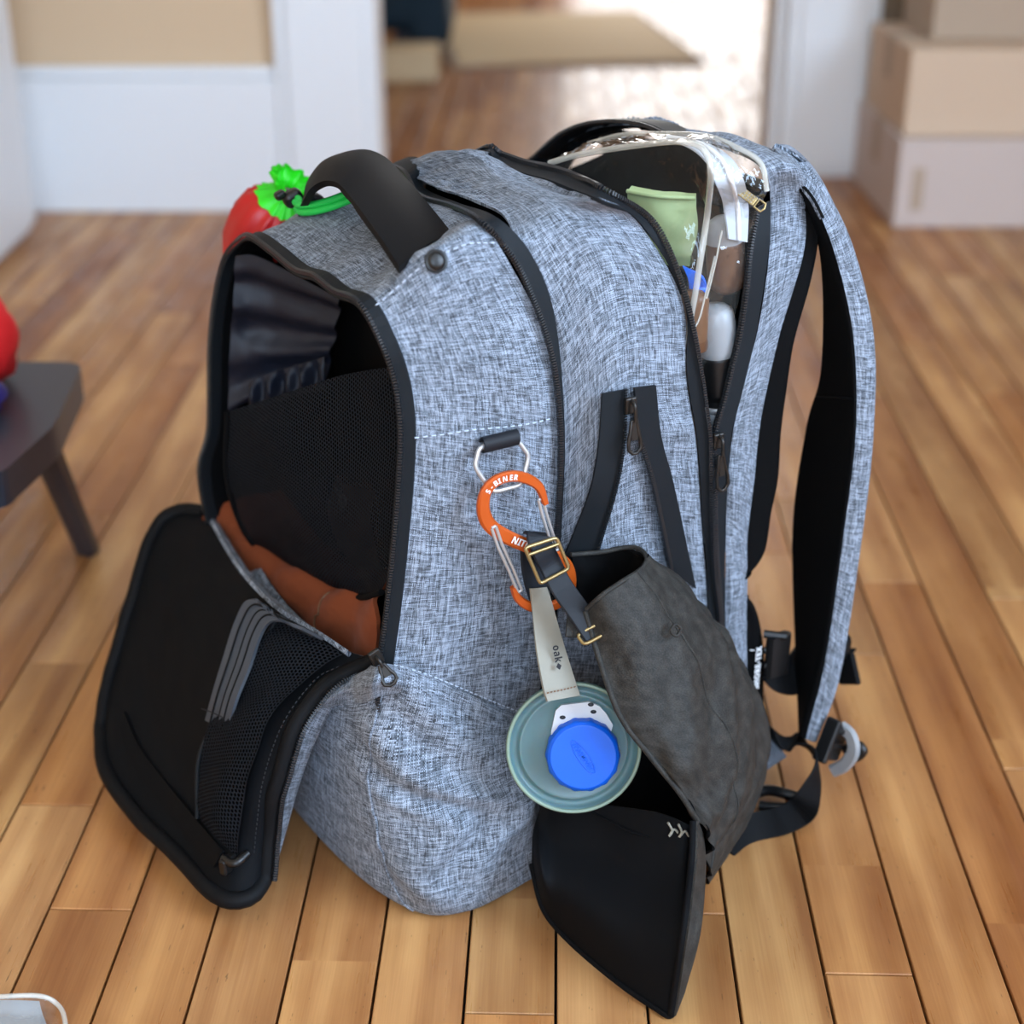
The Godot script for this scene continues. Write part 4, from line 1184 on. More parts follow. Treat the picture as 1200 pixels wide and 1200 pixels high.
	put(ribbon([v(0.302,0.1006,-0.0019), v(0.31,0.0889,-0.0019), v(0.325,0.0824,-0.0035), v(0.35,0.0804,-0.0199), v(0.36,0.0817,-0.0152), v(0.364,0.0869,0.0052)], [v(0, 0.6, 1)], 0.030, 0.002), "hanging_webbing", w, bag, X)
	put(ribbon([v(0.364,0.0772,-0.0018), v(0.366,0.0862,0.0161)], [v(0, 0.5, 1)], 0.024, 0.004), "webbing_tail", w, bag, X)
	put(ribbon([v(0.362,0.1096,-0.0007), v(0.364,0.1045,0.0047), v(0.364,0.0924,0.0044)], [v(0.6, 0.2, 1)], 0.012, 0.004), "webbing_keeper", w, bag, X)

func ribbon(p: Array, ups: Array, wide: float, thick: float) -> ArrayMesh:
	var n := p.size() * 6
	var u: PackedVector3Array = spline(ups, n) if ups.size() > 1 else PackedVector3Array()
	for i in (0 if ups.size() > 1 else n):
		u.append(ups[0])
	return sweep(spline(p, n), u, bar(wide, thick))

func build_hangings() -> void:
	var X := bag_space
	# --- orange double-gated clip
	var clip := thing("carabiner", "orange S-shaped double-gate clip hooked through the steel hexagonal ring", "carabiner", X * Transform3D(Basis(), v(0.0704,0.2613,0.027)))
	var spine := [v(0.0942,0.2851,0.026), v(0.0898,0.2971,0.026), v(0.0815,0.3045,0.026), v(0.0712,0.3082,0.0255), v(0.061,0.3072,0.025), v(0.054,0.3018,0.025), v(0.0516,0.2926,0.025), v(0.0533,0.283,0.025), v(0.059,0.2747,0.025), v(0.0697,0.2663,0.026), v(0.0824,0.2586,0.027), v(0.0971,0.2503,0.028), v(0.1065,0.2425,0.029), v(0.111,0.2329,0.029), v(0.1112,0.2223,0.029), v(0.1057,0.215,0.029), v(0.0944,0.2123,0.028), v(0.0821,0.2166,0.028), v(0.0747,0.2235,0.027), v(0.071,0.2323,0.027)]
	var wide := [0.5, 0.75, 0.85, 0.9, 0.92, 0.95, 1.05, 1.12, 1.15, 1.15, 1.15, 1.1, 1.0, 0.95, 0.9, 0.85, 0.85, 0.8, 0.68, 0.45]
	var grown := []
	for i in 90:
		var t := i / 89.0 * 19.0
		grown.append(lerpf(wide[int(t)], wide[mini(int(t) + 1, 19)], t - int(t)))
	put(sweep(spline(spine, 90), v(0, 0, 1), bar(0.0078, 0.0042, 0.28), false, grown), "frame", M.orange, clip, X)
	for g in [[v(0.0893,0.2885,0.026), v(0.0919,0.2766,0.027), v(0.0957,0.2632,0.028), v(0.0996,0.252,0.029)], [v(0.0563,0.2768,0.027), v(0.0604,0.2628,0.028), v(0.067,0.2463,0.029), v(0.0741,0.2284,0.028)]]:
		put(join([tube(g, 0.0011), tube(shifted(g, v(0.0028, 0.001, 0.0)), 0.0011), tube([g[0], g[0] + v(0.0028, 0.001, 0)], 0.0011), tube([g[-1], g[-1] + v(0.0028, 0.001, 0)], 0.0011)]), "wire_gate", M.steel, clip, X)
	var words := "S-BINER"
	for i in 7:
		var t := 0.262 - i * 0.0185
		var s := spline(spine, 200)
		var k := int(t * 199)
		put(lettering(words[i], 0.0036, true), "lettering", M.white_ink, clip, X * frame_at(s[k] + v(0, 0, 0.0023), s[k - 2] - s[k + 2], v(0, 0, 1)))
	put(lettering("NITE IZE", 0.0046, true), "lettering", M.white_ink, clip, X * frame_at(v(0.08,0.2608,0.0293), v(0.0903,0.2548,0.0293) - v(0.071,0.2663,0.0293), v(0, 0, 1)))
	build_cup(X)
	build_cap(X)

func build_cup(X: Transform3D) -> void:
	# --- folded silicone cup hung by a cream strap
	var o := v(0.0949,0.1294,0.066)
	var cup := thing("silicone_cup", "collapsed pale teal silicone cup with blue screw lid, hanging on a cream strap", "cup", X * Transform3D(Basis(), o))
	var out := v(-0.42, 0.28, 0.86).normalized()
	var f := X * frame_at(o, v(1, 0.0, 0.49), out)
	var turn := f * Transform3D(Basis(Vector3.RIGHT, PI / 2), Vector3.ZERO)
	put(lathe([v2(0.001, -0.008), v2(0.030, -0.008), v2(0.039, -0.005), v2(0.0425, -0.001), v2(0.0436, 0.0025), v2(0.0428, 0.0042), v2(0.0412, 0.0042), v2(0.0402, 0.0022), v2(0.0385, 0.0005), v2(0.0362, 0.0005), v2(0.0352, 0.0022), v2(0.0342, 0.0028), v2(0.033, 0.0022), v2(0.026, 0.0010), v2(0.018, 0.0018), v2(0.001, 0.0018)], 72), "cup_body", M.silicone, cup, turn)
	put(lathe([v2(0.0426, 0.0036), v2(0.0436, 0.0050), v2(0.0430, 0.0060), v2(0.0416, 0.0060), v2(0.0410, 0.0048), v2(0.0414, 0.0036)], 72), "cup_rim", M.silicone_pale, cup, turn)
	# white collar plate with two holes
	var plate := []
	for q in [v2(-0.0155, 0.026), v2(-0.012, 0.0295), v2(0.006, 0.0315), v2(0.0125, 0.0285), v2(0.0165, 0.024), v2(0.021, 0.016), v2(0.018, 0.004), v2(-0.012, 0.0), v2(-0.0185, 0.004), v2(-0.0185, 0.012)]:
		plate.append(v(q.x + 0.004, q.y - 0.001, 0.0050))
	var collar := put(fan(plate, 0.003, v(0, 0, 1)), "collar", M.white_plastic, cup, f)
	for q in [v(-0.0072, 0.0205, 0.0053), v(0.0125, 0.0240, 0.0053), v(0.0108, 0.0288, 0.0053)]:
		put(lathe([v2(0.0001, 0.0), v2(0.0015, 0.0), v2(0.0017, -0.0004)], 14), "hole", M.ink, collar, f * Transform3D(Basis(Vector3.RIGHT, PI / 2) * Basis().scaled(v(1.2, 1, 0.8)), q))
	# ribbed blue lid
	var lid_at := f * Transform3D(Basis(), v(0.0055, -0.003, 0.004)) * Transform3D(Basis(Vector3.RIGHT, PI / 2), Vector3.ZERO)
	var s := Soup.new()
	var prof := [v2(0.0228, -0.001), v2(0.0234, 0.004), v2(0.0232, 0.0080), v2(0.0222, 0.0098), v2(0.0212, 0.0104), v2(0.0204, 0.0100), v2(0.0150, 0.0097), v2(0.001, 0.0097)]
	for i in prof.size():
		for k in 145:
			var a := TAU * k / 144.0
			var r: float = prof[i].x + (0.0007 * maxf(0.0, cos(a * 14.0)) if i < 3 else 0.0)
			var n := v(cos(a), 0.15, sin(a)) if i < 3 else (v(cos(a), 1.0, sin(a)) if i < 5 else Vector3.UP)
			s.point(v(r * cos(a), prof[i].y, r * sin(a)), n.normalized())
	for i in prof.size() - 1:
		for k in 144:
			s.quad(i * 145 + k, i * 145 + k + 1, (i + 1) * 145 + k + 1, (i + 1) * 145 + k)
	var lid := put(s.mesh(), "screw_lid", M.blue, cup, lid_at)
	# raised lozenge with worn, unreadable raised script on the lid
	var loz := []
	for k in 40:
		var a := TAU * k / 40.0
		loz.append(v(cos(a) * 0.0128, 0.0098, sin(a) * 0.0034))
	var tilt := Transform3D(Basis(Vector3.UP, deg_to_rad(-57)), v(0, 0, 0))
	var script := [tube(loz, 0.0004, true, 6)]
	rng.seed = 31
	var scrawl := []
	for k in 34:
		scrawl.append(v(-0.0105 + 0.021 * k / 33.0, 0.0099, 0.0015 * sin(k * 1.9) + rng.randf_range(-0.0005, 0.0005)))
	script.append(tube(spline(scrawl, 130), 0.00035, false, 6))
	put(join(script), "embossed_badge", M.blue, lid, lid_at * tilt)
	# cream strap with printed word and stitch line
	var band := net([[v(0.0822,0.2298,0.03), v(0.0814,0.2167,0.034), v(0.0761,0.1983,0.05), v(0.0727,0.1799,0.066), v(0.0731,0.172,0.071)], [v(0.0938,0.2283,0.03), v(0.0946,0.221,0.0345), v(0.0951,0.1983,0.05), v(0.0959,0.1766,0.066), v(0.0963,0.1698,0.071)]], 40, 8)
	var strap := put(sheet(band, 0.0022, v(0.2, 0.2, -0.2)), "hanging_strap", M.strap_cream, cup, X)
	put(lettering("oak", 0.0048, true), "lettering", M.ink, strap, X * frame_at(v(0.0868,0.1957,0.0575), v(0.086,0.1892,0.0635) - v(0.0878,0.2012,0.052), v(-0.3, 0.35, 0.9)))
	put(fan([v(0.0853,0.1914,0.0615), v(0.0872,0.1896,0.0625), v(0.0852,0.1878,0.064), v(0.0832,0.1897,0.063)], 0.0004, v(-0.3, 0.35, 0.9).normalized()), "printed_mark", M.ink, strap, X)
	put(stitches(curve([v(0.0724,0.1784,0.071), v(0.0838,0.1778,0.0712), v(0.0937,0.1774,0.071)], 12), out, 0.0022, 0.0005), "stitching", M.tan, strap, X, "stuff")

func build_cap(X: Transform3D) -> void:
	var cap := thing("baseball_cap", "worn charcoal waxed-cotton cap with brass strap buckle, hanging with its brim on the floor", "cap", X * Transform3D(Basis(), v(0.12, 0, 0.12)))
	var heart := v(0.1898,0.1009,0.05)
	var noise := FastNoiseLite.new()
	noise.seed = 17
	noise.frequency = 14.0
	noise.fractal_octaves = 3
	# crown: lines from the back of the cap (top) to the brim, fanned from the near rim over to the side against the rucksack
	var lines := [
		[v(0.1038,0.2242,0.062), v(0.1052,0.1979,0.078), v(0.1092,0.1669,0.098), v(0.1214,0.1437,0.114), v(0.1357,0.1197,0.13), v(0.1464,0.0986,0.135)],
		[v(0.1105,0.2373,0.07), v(0.1199,0.2055,0.092), v(0.1302,0.1693,0.113), v(0.1423,0.1375,0.127), v(0.1532,0.1029,0.133), v(0.158,0.0774,0.132)],
		[v(0.1304,0.2456,0.07), v(0.1478,0.2061,0.092), v(0.1633,0.1632,0.108), v(0.1764,0.1188,0.118), v(0.1765,0.078,0.122), v(0.1662,0.0521,0.124)],
		[v(0.1512,0.2464,0.055), v(0.1773,0.2127,0.066), v(0.2046,0.1669,0.075), v(0.2253,0.1181,0.08), v(0.2225,0.065,0.088), v(0.183,0.0167,0.102)],
		[v(0.1572,0.2449,0.04), v(0.1957,0.2071,0.04), v(0.2319,0.1563,0.042), v(0.2616,0.0867,0.044), v(0.2579,0.0258,0.05), v(0.1933,-0.0055,0.08)],
		[v(0.1537,0.2437,0.03), v(0.1955,0.1986,0.022), v(0.2362,0.1428,0.018), v(0.2632,0.0724,0.02), v(0.259,0.0152,0.028), v(0.1903,-0.002,0.058)],
		[v(0.1374,0.2402,0.022), v(0.1679,0.1969,0.018), v(0.2008,0.1453,0.018), v(0.2194,0.0829,0.022), v(0.2062,0.0335,0.03), v(0.1519,0.0243,0.05)],
		[v(0.1153,0.2428,0.022), v(0.1241,0.2055,0.02), v(0.137,0.1611,0.022), v(0.1438,0.1098,0.03), v(0.1234,0.0759,0.038), v(0.0875,0.0635,0.044)]]
	var creases := func(u: float, w: float) -> float: return 0.004 * noise.get_noise_2d(u, w) + 0.0022 * sin((u + w * 0.6) * 120.0 + 6.0 * noise.get_noise_2d(u * 0.5, w * 0.5)) * smoothstep(0.03, 0.1, u) * (1.0 - smoothstep(0.18, 0.26, u))
	var skin := bend(net(lines, 70, 80), heart, creases)
	put(sheet(skin, 0.0018, heart), "crown", [M.wax, M.black_cloth], cap, X)
	# panel seams standing proud, an eyelet
	for k in [26, 49]:
		var pts := PackedVector3Array()
		for i in 70:
			pts.append(skin[k][i])
		put(tube(pts, 0.0009, false, 6), "panel_seam", M.wax, cap, X)
	var eye := v(0.1505,0.2148,0.09)
	put(tube(spline([eye + v(0.0035, 0, 0.004), eye + v(0, 0.0035, 0.003), eye + v(-0.0035, 0, 0.004), eye + v(0, -0.0035, 0.005)], 24, true), 0.0011, true), "eyelet", M.wax, cap, X)
	# rim hem and inner sweatband
	var rim := PackedVector3Array()
	for i in 70:
		rim.append(skin[0][i])
	put(tube(rim, 0.0019), "rim_hem", M.wax, cap, X)
	var sweat := [shifted(lines[0], v(0.0015, 0, -0.003)), shifted(lines[0], v(0.022, 0.004, -0.012))]
	put(sheet(net(sweat, 50, 8), 0.001, v(0, 0, 0.3)), "sweatband", M.black_cloth, cap, X)
	var arch := curve([v(0.1147,0.2434,0.023), v(0.1363,0.2407,0.024), v(0.1531,0.2437,0.031), v(0.1566,0.2449,0.041), v(0.1519,0.2456,0.055), v(0.1414,0.245,0.064), v(0.1243,0.2434,0.07), v(0.1105,0.2383,0.071), v(0.1033,0.2265,0.064)], 50)
	put(tube(arch, 0.0016), "back_opening_hem", M.wax, cap, X)
	put(sheet(net([[v(0.1153,0.2411,0.021), v(0.1368,0.2374,0.021), v(0.1544,0.2392,0.027), v(0.1574,0.2406,0.04)], [v(0.1188,0.2162,0.02), v(0.138,0.2106,0.018), v(0.1577,0.2059,0.018), v(0.1669,0.2061,0.03)], [v(0.1219,0.1901,0.02), v(0.142,0.1807,0.018), v(0.1622,0.1722,0.018), v(0.1784,0.1708,0.03)]], 24, 14), 0.0015, v(0.1, 0.2, -0.3)), "inner_band", M.black_cloth, cap, X)
	# brim: dark underside towards the window, the right wing folded up to show its top side
	var brim := net([
		[v(0.0862,0.0824,0.046), v(0.0799,0.0673,0.046), v(0.0751,0.0528,0.048), v(0.0714,0.0357,0.054)],
		[v(0.0894,0.0838,0.052), v(0.0803,0.0627,0.055), v(0.063,0.055,0.0805), v(0.0682,0.016,0.0773)],
		[v(0.0954,0.0855,0.062), v(0.0842,0.0597,0.068), v(0.0687,0.045,0.0935), v(0.073,0.008,0.1051)],
		[v(0.113,0.0885,0.084), v(0.1017,0.0617,0.095), v(0.0821,0.044,0.1319), v(0.0829,0.005,0.1475)],
		[v(0.1298,0.0957,0.112), v(0.1192,0.0694,0.125), v(0.097,0.045,0.1588), v(0.0935,0.003,0.1777)],
		[v(0.1429,0.0939,0.13), v(0.1344,0.0731,0.143), v(0.1095,0.05,0.1761), v(0.0993,0.003,0.1873)],
		[v(0.1526,0.0813,0.128), v(0.1533,0.0588,0.132), v(0.1184,0.056,0.1799), v(0.1087,0.014,0.1813)],
		[v(0.1424,0.1006,0.136), v(0.1332,0.0817,0.15), v(0.1072,0.063,0.1835), v(0.0986,0.004,0.1874)]], 40, 56)
	put(sheet(brim, 0.0035, v(0.1551,-0.0453,0)), "brim", [M.visor, M.wax], cap, X)
	var lip := PackedVector3Array()
	for k in 56:
		lip.append(brim[k][39])
	for k in range(38, -1, -1):
		lip.append(brim[55][k])
	put(tube(lip, 0.0022), "brim_edge", M.visor, cap, X)
	put(tube(spline([v(0.084,0.0829,0.05), v(0.1029,0.0813,0.074), v(0.1169,0.0801,0.105), v(0.1345,0.0828,0.128)], 24), 0.0008), "brim_seam", M.visor, cap, X)
	for d in [[v(0.1299,0.0975,0.127), v(0.1328,0.0907,0.128), v(0.1304,0.0875,0.128), v(0.1341,0.0916,0.128), v(0.1375,0.0871,0.129)], [v(0.1357,0.0963,0.13), v(0.1379,0.0903,0.131), v(0.1362,0.0869,0.131), v(0.1398,0.0909,0.132), v(0.142,0.0862,0.133)]]:
		put(tube(spline(d, 24), 0.0008), "loose_thread", M.strap_cream, cap, X)
	# adjusting strap through the clip, brass slide and brass loop
	put(ribbon([v(0.0866,0.2666,0.027), v(0.0842,0.2669,0.036), v(0.0863,0.2595,0.039), v(0.0913,0.2481,0.04), v(0.0944,0.2367,0.048), v(0.1001,0.2241,0.06), v(0.1074,0.208,0.0715)], [v(0, 0.9, 0.6), v(0, 0.4, 1), v(0, 0.25, 1), v(0, 0.25, 1), v(0, 0.3, 1), v(0, 0.35, 1), v(0, 0.35, 1)], 0.0152, 0.0024), "adjusting_strap", M.leather_blue, cap, X)
	put(ribbon([v(0.0868,0.2549,0.021), v(0.0874,0.2427,0.021), v(0.0889,0.2298,0.023), v(0.0918,0.217,0.026)], [v(0, 0.25, 1)], 0.015, 0.0026), "strap_return", M.leather_blue, cap, X)
	put(ribbon([v(0.1128,0.2113,0.064), v(0.1029,0.2129,0.062), v(0.0923,0.2153,0.059)], [v(0.1, 0.4, 1)], 0.014, 0.002), "strap_anchor", M.wax, cap, X)
	var slide := [v(0.0721,0.266,0.041), v(0.0941,0.2681,0.041), v(0.1007,0.2474,0.046), v(0.0803,0.2415,0.046)]
	put(join([tube(rounded(slide, 0.1), 0.0013, true), tube([slide[0].lerp(slide[3], 0.2), slide[1].lerp(slide[2], 0.2)], 0.0012)]), "slide_buckle", M.brass, cap, X)
	put(tube(rounded([v(0.0958,0.2112,0.066), v(0.0974,0.2071,0.073), v(0.115,0.215,0.076), v(0.1141,0.22,0.071)], 0.25), 0.0012, true), "brass_loop", M.brass, cap, X)

func build_contents() -> void:
	var X := bag_space
	var wob := FastNoiseLite.new()
	wob.seed = 8
	wob.frequency = 22.0
	# --- clear zip pouch standing out of the main compartment
	var pouch := thing("vinyl_pouch", "clear vinyl pouch with white zip and metal puller, sticking out of the open main compartment", "pouch", X * Transform3D(Basis(), v(0.2, 0.3, -0.07)))
	var a := [v(0.17,0.4609,-0.1134), v(0.18,0.4703,-0.0899), v(0.188,0.4833,-0.0443), v(0.194,0.4945,0.0002), v(0.198,0.4957,0.0193), v(0.2,0.4911,0.0278), v(0.2,0.4809,0.0324)]
	var crinkle := func(u: float, w: float) -> float: return 0.004 * wob.get_noise_2d(u, w) + 0.0028 * wob.get_noise_2d(u * 4.0 + w * 2.0, w * 1.0)
	var low := [v(0.172,0.34,-0.13), v(0.175,0.33,-0.1), v(0.18,0.32,-0.075), v(0.185,0.32,-0.05), v(0.19,0.31,-0.025), v(0.2,0.31,-0.02), v(0.215,0.31,-0.02)]
	var right := [v(0.2,0.4809,0.0324), v(0.2211,0.4472,0), v(0.2173,0.4148,0), v(0.2151,0.3865,-0.002), v(0.215,0.31,-0.02)]
	put(sheet(bend(coons(a, low, [a[0], v(0.17, 0.42, -0.14), low[0]], right, 50, 50), v(0.25, 0.4, -0.05), crinkle), 0.0, v(0.25, 0.4, -0.05)), "front_film", M.film, pouch, X)
	var b := [v(0.225,0.4601,-0.1576), v(0.226,0.4743,-0.1132), v(0.228,0.484,-0.063), v(0.23,0.4909,-0.0168), v(0.234,0.4884,0.0131), v(0.238,0.4824,0.0296), v(0.24,0.4667,0.0348)]
	put(sheet(bend(net([a, b], 50, 24), v(0.2, 0.3, -0.05), crinkle), 0.0, v(0.2, 0.3, -0.05)), "top_film", M.film, pouch, X)
	var side_low := [v(0.215,0.31,-0.02), v(0.226,0.31,-0.02), v(0.24,0.31,-0.02)]
	put(sheet(bend(coons(right, [v(0.24,0.4667,0.0348), v(0.2602,0.435,-0.004), v(0.2547,0.4031,-0.004), v(0.2493,0.3686,-0.006), v(0.24,0.31,-0.02)], [right[0], v(0.22,0.474,0.0368), v(0.24,0.4667,0.0348)], [right[-1], side_low[1], v(0.24,0.31,-0.02)], 40, 20), v(0.2, 0.4, -0.1), crinkle), 0.0, v(0.2, 0.4, -0.1)), "side_film", M.film, pouch, X)
	put(tube(spline(a + right.slice(1), 90), 0.0021), "piping", M.clear_piping, pouch, X)
	# folded creases in the vinyl
	for q in [[v(0.2279,0.4192,0.001), v(0.2229,0.3975,0.001), v(0.2188,0.38,0.001), v(0.2141,0.3715,0.001)], [v(0.2313,0.4356,0.002), v(0.2276,0.414,0.002), v(0.2226,0.3922,0.002)]]:
		put(tube(spline(q, 20), 0.0007, false, 6), "crease", M.clear_piping, pouch, X)
	put(tube(spline(b, 60), 0.0017), "piping", M.clear_piping, pouch, X)
	var zl := [v(0.205,0.4883,-0.0346), v(0.206,0.4904,-0.0039), v(0.208,0.4839,0.0163), v(0.21,0.471,0.0247), v(0.2315,0.4519,0.002), v(0.2349,0.4395,0.002), v(0.2376,0.4291,0.001)]
	var zr := [v(0.222,0.4866,-0.0434), v(0.226,0.4883,-0.0105), v(0.228,0.4833,0.0132), v(0.23,0.4718,0.0243), v(0.2532,0.4485,-0.002), v(0.2541,0.4363,-0.002), v(0.2544,0.424,-0.002)]
	put(sheet(net([zl, zr], 60, 8), 0.0012, v(0.2, 0.3, -0.08)), "zipper_tape", M.zip_band, pouch, X)
	var zm := []
	for i in zl.size():
		zm.append(zl[i].lerp(zr[i], 0.5) + v(0, 0.001, 0.001))
	put(tube(spline(zm, 60), 0.0014), "zipper_coil", M.white_ink, pouch, X)
	var p0 := v(0.228,0.4718,0.0135)
	var p1 := v(0.2486,0.4489,0.012)
	var f := frame_at(p0.lerp(p1, 0.45), p1 - p0, v(-0.3, 0.5, 0.8))
	var long := p0.distance_to(p1)
	var tab := put(block(v(long * 0.8, 0.0062, 0.0016), 0.0007, f * Transform3D(Basis(), v(-0.002, 0, 0))), "zipper_puller", M.brass, pouch, X)
	for i in 10:
		for j in 3:
			if (i + j) % 2 == 0 or true:
				put(lathe([v2(0.0001, 0.0006), v2(0.0004, 0.0005), v2(0.0006, 0.0)], 8), "stud", M.steel, tab, X * f * Transform3D(Basis(Vector3.RIGHT, PI / 2), v(-long * 0.36 + i * long * 0.068, -0.0019 + j * 0.0019, 0.0008)))
	put(tube([f * v(long * 0.36, 0.003, 0), f * v(long * 0.52, 0.003, 0), f * v(long * 0.55, 0.0, 0), f * v(long * 0.52, -0.003, 0), f * v(long * 0.36, -0.003, 0)], 0.0008, true), "puller_ring", M.brass, tab, X)
	# --- what stands in the pouch and beside it
	var sachet := bend(coons([v(0.2076,0.4463,-0.075), v(0.2183,0.4461,-0.055), v(0.2383,0.4461,-0.04)], [v(0.2241,0.3976,-0.085), v(0.229,0.3975,-0.06), v(0.2396,0.3989,-0.045)], [v(0.2076,0.4463,-0.075), v(0.2165,0.4211,-0.085), v(0.2241,0.3976,-0.085)], [v(0.2383,0.4461,-0.04), v(0.2449,0.4225,-0.045), v(0.2396,0.3989,-0.045)], 24, 24), v(0.3, 0.4, -0.1), func(u: float, w: float) -> float: return 0.008 * sin(minf(u / 0.055, 1.0) * PI) * sin(minf(w / 0.055, 1.0) * PI) + 0.002 * wob.get_noise_2d(u, w))
	var sack := thing("sachet", "pale green sachet seen through the clear vinyl pouch", "sachet", X * Transform3D(Basis(), v(0.2365,0.3999,-0.07)))
	put(sheet(sachet, 0.006, v(0.3, 0.4, -0.1)), "packet", M.mint, sack, X)
	put(tube(spline([v(0.207,0.4466,-0.074), v(0.2177,0.4464,-0.054), v(0.2376,0.4464,-0.039)], 20), 0.0015), "crimped_seal", M.mint, sack, X)
	var bottle := thing("bottle", "brown rounded bottle with clear shoulder behind the vinyl pouch zip", "bottle", X * Transform3D(Basis(Vector3.FORWARD, deg_to_rad(-8)), v(0.2542,0.3855,-0.02)))
	var bx := bottle.transform
	put(lathe([v2(0.001, 0), v2(0.007, 0.0012), v2(0.0115, 0.005), v2(0.0128, 0.011), v2(0.0128, 0.034), v2(0.0122, 0.036)], 36), "body", M.brown_gloss, bottle, bx)
	put(lathe([v2(0.0124, 0.036), v2(0.0124, 0.043), v2(0.010, 0.049), v2(0.006, 0.052), v2(0.0001, 0.053)], 36), "clear_shoulder", M.pale_grey, bottle, bx)
	var tan := thing("tube", "tan tube low in the open compartment, left of the pale grey cap", "tube", X * Transform3D(Basis(), v(0.2223,0.3522,-0.012)))
	put(lathe([v2(0.0001, 0), v2(0.008, 0.001), v2(0.010, 0.004), v2(0.010, 0.036), v2(0.006, 0.041), v2(0.0001, 0.042)], 28), "body", M.tan, tan, tan.transform)
	put(lathe([v2(0.0103, 0.002), v2(0.0106, 0.004), v2(0.0106, 0.007), v2(0.0103, 0.009)], 28), "band", M.brown_gloss, tan, tan.transform)
	var bag_clip := thing("folded_wrapper", "bright blue folded plastic strip beside the brown bottle", "wrapper", X * Transform3D(Basis(), v(0.2265,0.3912,-0.02)))
	put(sheet(net([[v(0.2177,0.4084,-0.02), v(0.2231,0.4053,-0.016), v(0.2273,0.4013,-0.012)], [v(0.2208,0.4006,-0.018), v(0.2262,0.3975,-0.014), v(0.2323,0.3937,-0.012)], [v(0.2225,0.3923,-0.018), v(0.224,0.3904,-0.014), v(0.2278,0.3921,-0.01)]], 12, 10), 0.002, v(0.3, 0.3, -0.2)), "strip", M.sky_blue, bag_clip, X)
	put(sheet(net([[v(0.2239,0.4038,-0.013), v(0.2283,0.3957,-0.011)], [v(0.2245,0.4045,-0.01), v(0.2309,0.3956,-0.01)]], 8, 4), 0.0015, v(0.3, 0.3, -0.2)), "folded_end", M.blue, bag_clip, X)
	var pill := thing("stick_bottle", "pale grey capped stick bottle upright in the open main compartment", "bottle", X * Transform3D(Basis(Vector3.FORWARD, deg_to_rad(-6)), v(0.2447,0.3462,-0.014)))
	var px := pill.transform
	put(lathe([v2(0.0115, 0.0), v2(0.0126, 0.004), v2(0.0128, 0.022), v2(0.011, 0.031), v2(0.007, 0.0345), v2(0.0001, 0.0355)], 36), "cap", M.pale_grey, pill, px)
	put(lathe([v2(0.0001, -0.03), v2(0.0122, -0.03), v2(0.0126, -0.026), v2(0.0126, -0.002), v2(0.0118, 0.0)], 36), "body", M.black_plastic, pill, px)
	var flask := thing("flask", "black flask with silver collar at the bottom of the open zip", "flask", X * Transform3D(Basis(Vector3.FORWARD, deg_to_rad(-4)), v(0.252,0.2882,-0.018)))
	var fx := flask.transform
	put(lathe([v2(0.0001, -0.08), v2(0.017, -0.08), v2(0.018, -0.076), v2(0.018, 0.015), v2(0.0165, 0.019)], 36), "body", M.pale_grey, flask, fx)
	put(lathe([v2(0.0150, 0.019), v2(0.0166, 0.0195), v2(0.0166, 0.0225), v2(0.0150, 0.023)], 36), "silver_collar", M.steel, flask, fx)
	put(lathe([v2(0.0150, 0.023), v2(0.0152, 0.036), v2(0.013, 0.039), v2(0.0001, 0.0395)], 36), "lid", M.black_plastic, flask, fx)
	# --- rust cloth and a packet in the front compartment
	var cloth := thing("folded_cloth", "rust orange cloth stuffed in below the black mesh pouch", "cloth", X * Transform3D(Basis(), v(0, 0.13, -0.15)))
	var rumple := func(u: float, w: float) -> float: return 0.006 * wob.get_noise_2d(u * 0.5, w * 0.5) + 0.003 * sin(u * 90.0 + w * 30.0)
	var fold := bend(net([[v(0.02,0.19,-0.27), v(0.03,0.17,-0.2), v(0.035,0.185,-0.13), v(0.035,0.21,-0.07), v(0.03,0.24,-0.02)], [v(-0.03,0.1708,-0.2947), v(-0.018,0.1673,-0.2537), v(-0.006,0.1661,-0.1909), v(0.004,0.1782,-0.1114), v(0.012,0.2106,-0.0462)], [v(-0.036,0.1578,-0.2967), v(-0.026,0.1466,-0.255), v(-0.016,0.1471,-0.1849), v(-0.006,0.1641,-0.1038), v(0.004,0.1936,-0.0329)], [v(-0.034,0.1398,-0.2992), v(-0.024,0.1235,-0.2603), v(-0.014,0.1256,-0.1852), v(-0.006,0.1415,-0.0986), v(0.004,0.1606,-0.0404)], [v(-0.02,0.11,-0.28), v(-0.014,0.11,-0.21), v(-0.006,0.11,-0.15), v(0,0.12,-0.09), v(0.006,0.13,-0.03)]], 60, 40), v(0.06, 0.1, -0.14), rumple)
	put(sheet(fold, 0.003, v(0.06, 0.1, -0.14)), "fabric", M.rust, cloth, X)
	var seam := PackedVector3Array()
	for j in range(10, 36):
		seam.append(fold[j][42 - (j - 10) / 10])
	put(tube(PackedVector3Array(shifted(seam, v(-0.0006, 0.0004, 0.0003))), 0.0007), "seam_thread", M.tan, cloth, X)
	var snack := thing("packet", "dim brown crinkled packet behind the black mesh", "packet", X * Transform3D(Basis(), v(0.03, 0.2, -0.12)))
	put(sheet(bend(net([[v(0.03,0.24,-0.17), v(0.022,0.25,-0.13), v(0.028,0.26,-0.09)], [v(0.026,0.215,-0.17), v(0.012,0.22,-0.13), v(0.022,0.23,-0.085)], [v(0.034,0.18,-0.16), v(0.024,0.185,-0.13), v(0.03,0.2,-0.09)]], 20, 20), v(0.2, 0.2, -0.1), rumple), 0.008, v(0.2, 0.2, -0.1)), "wrapper", M.tan, snack, X)
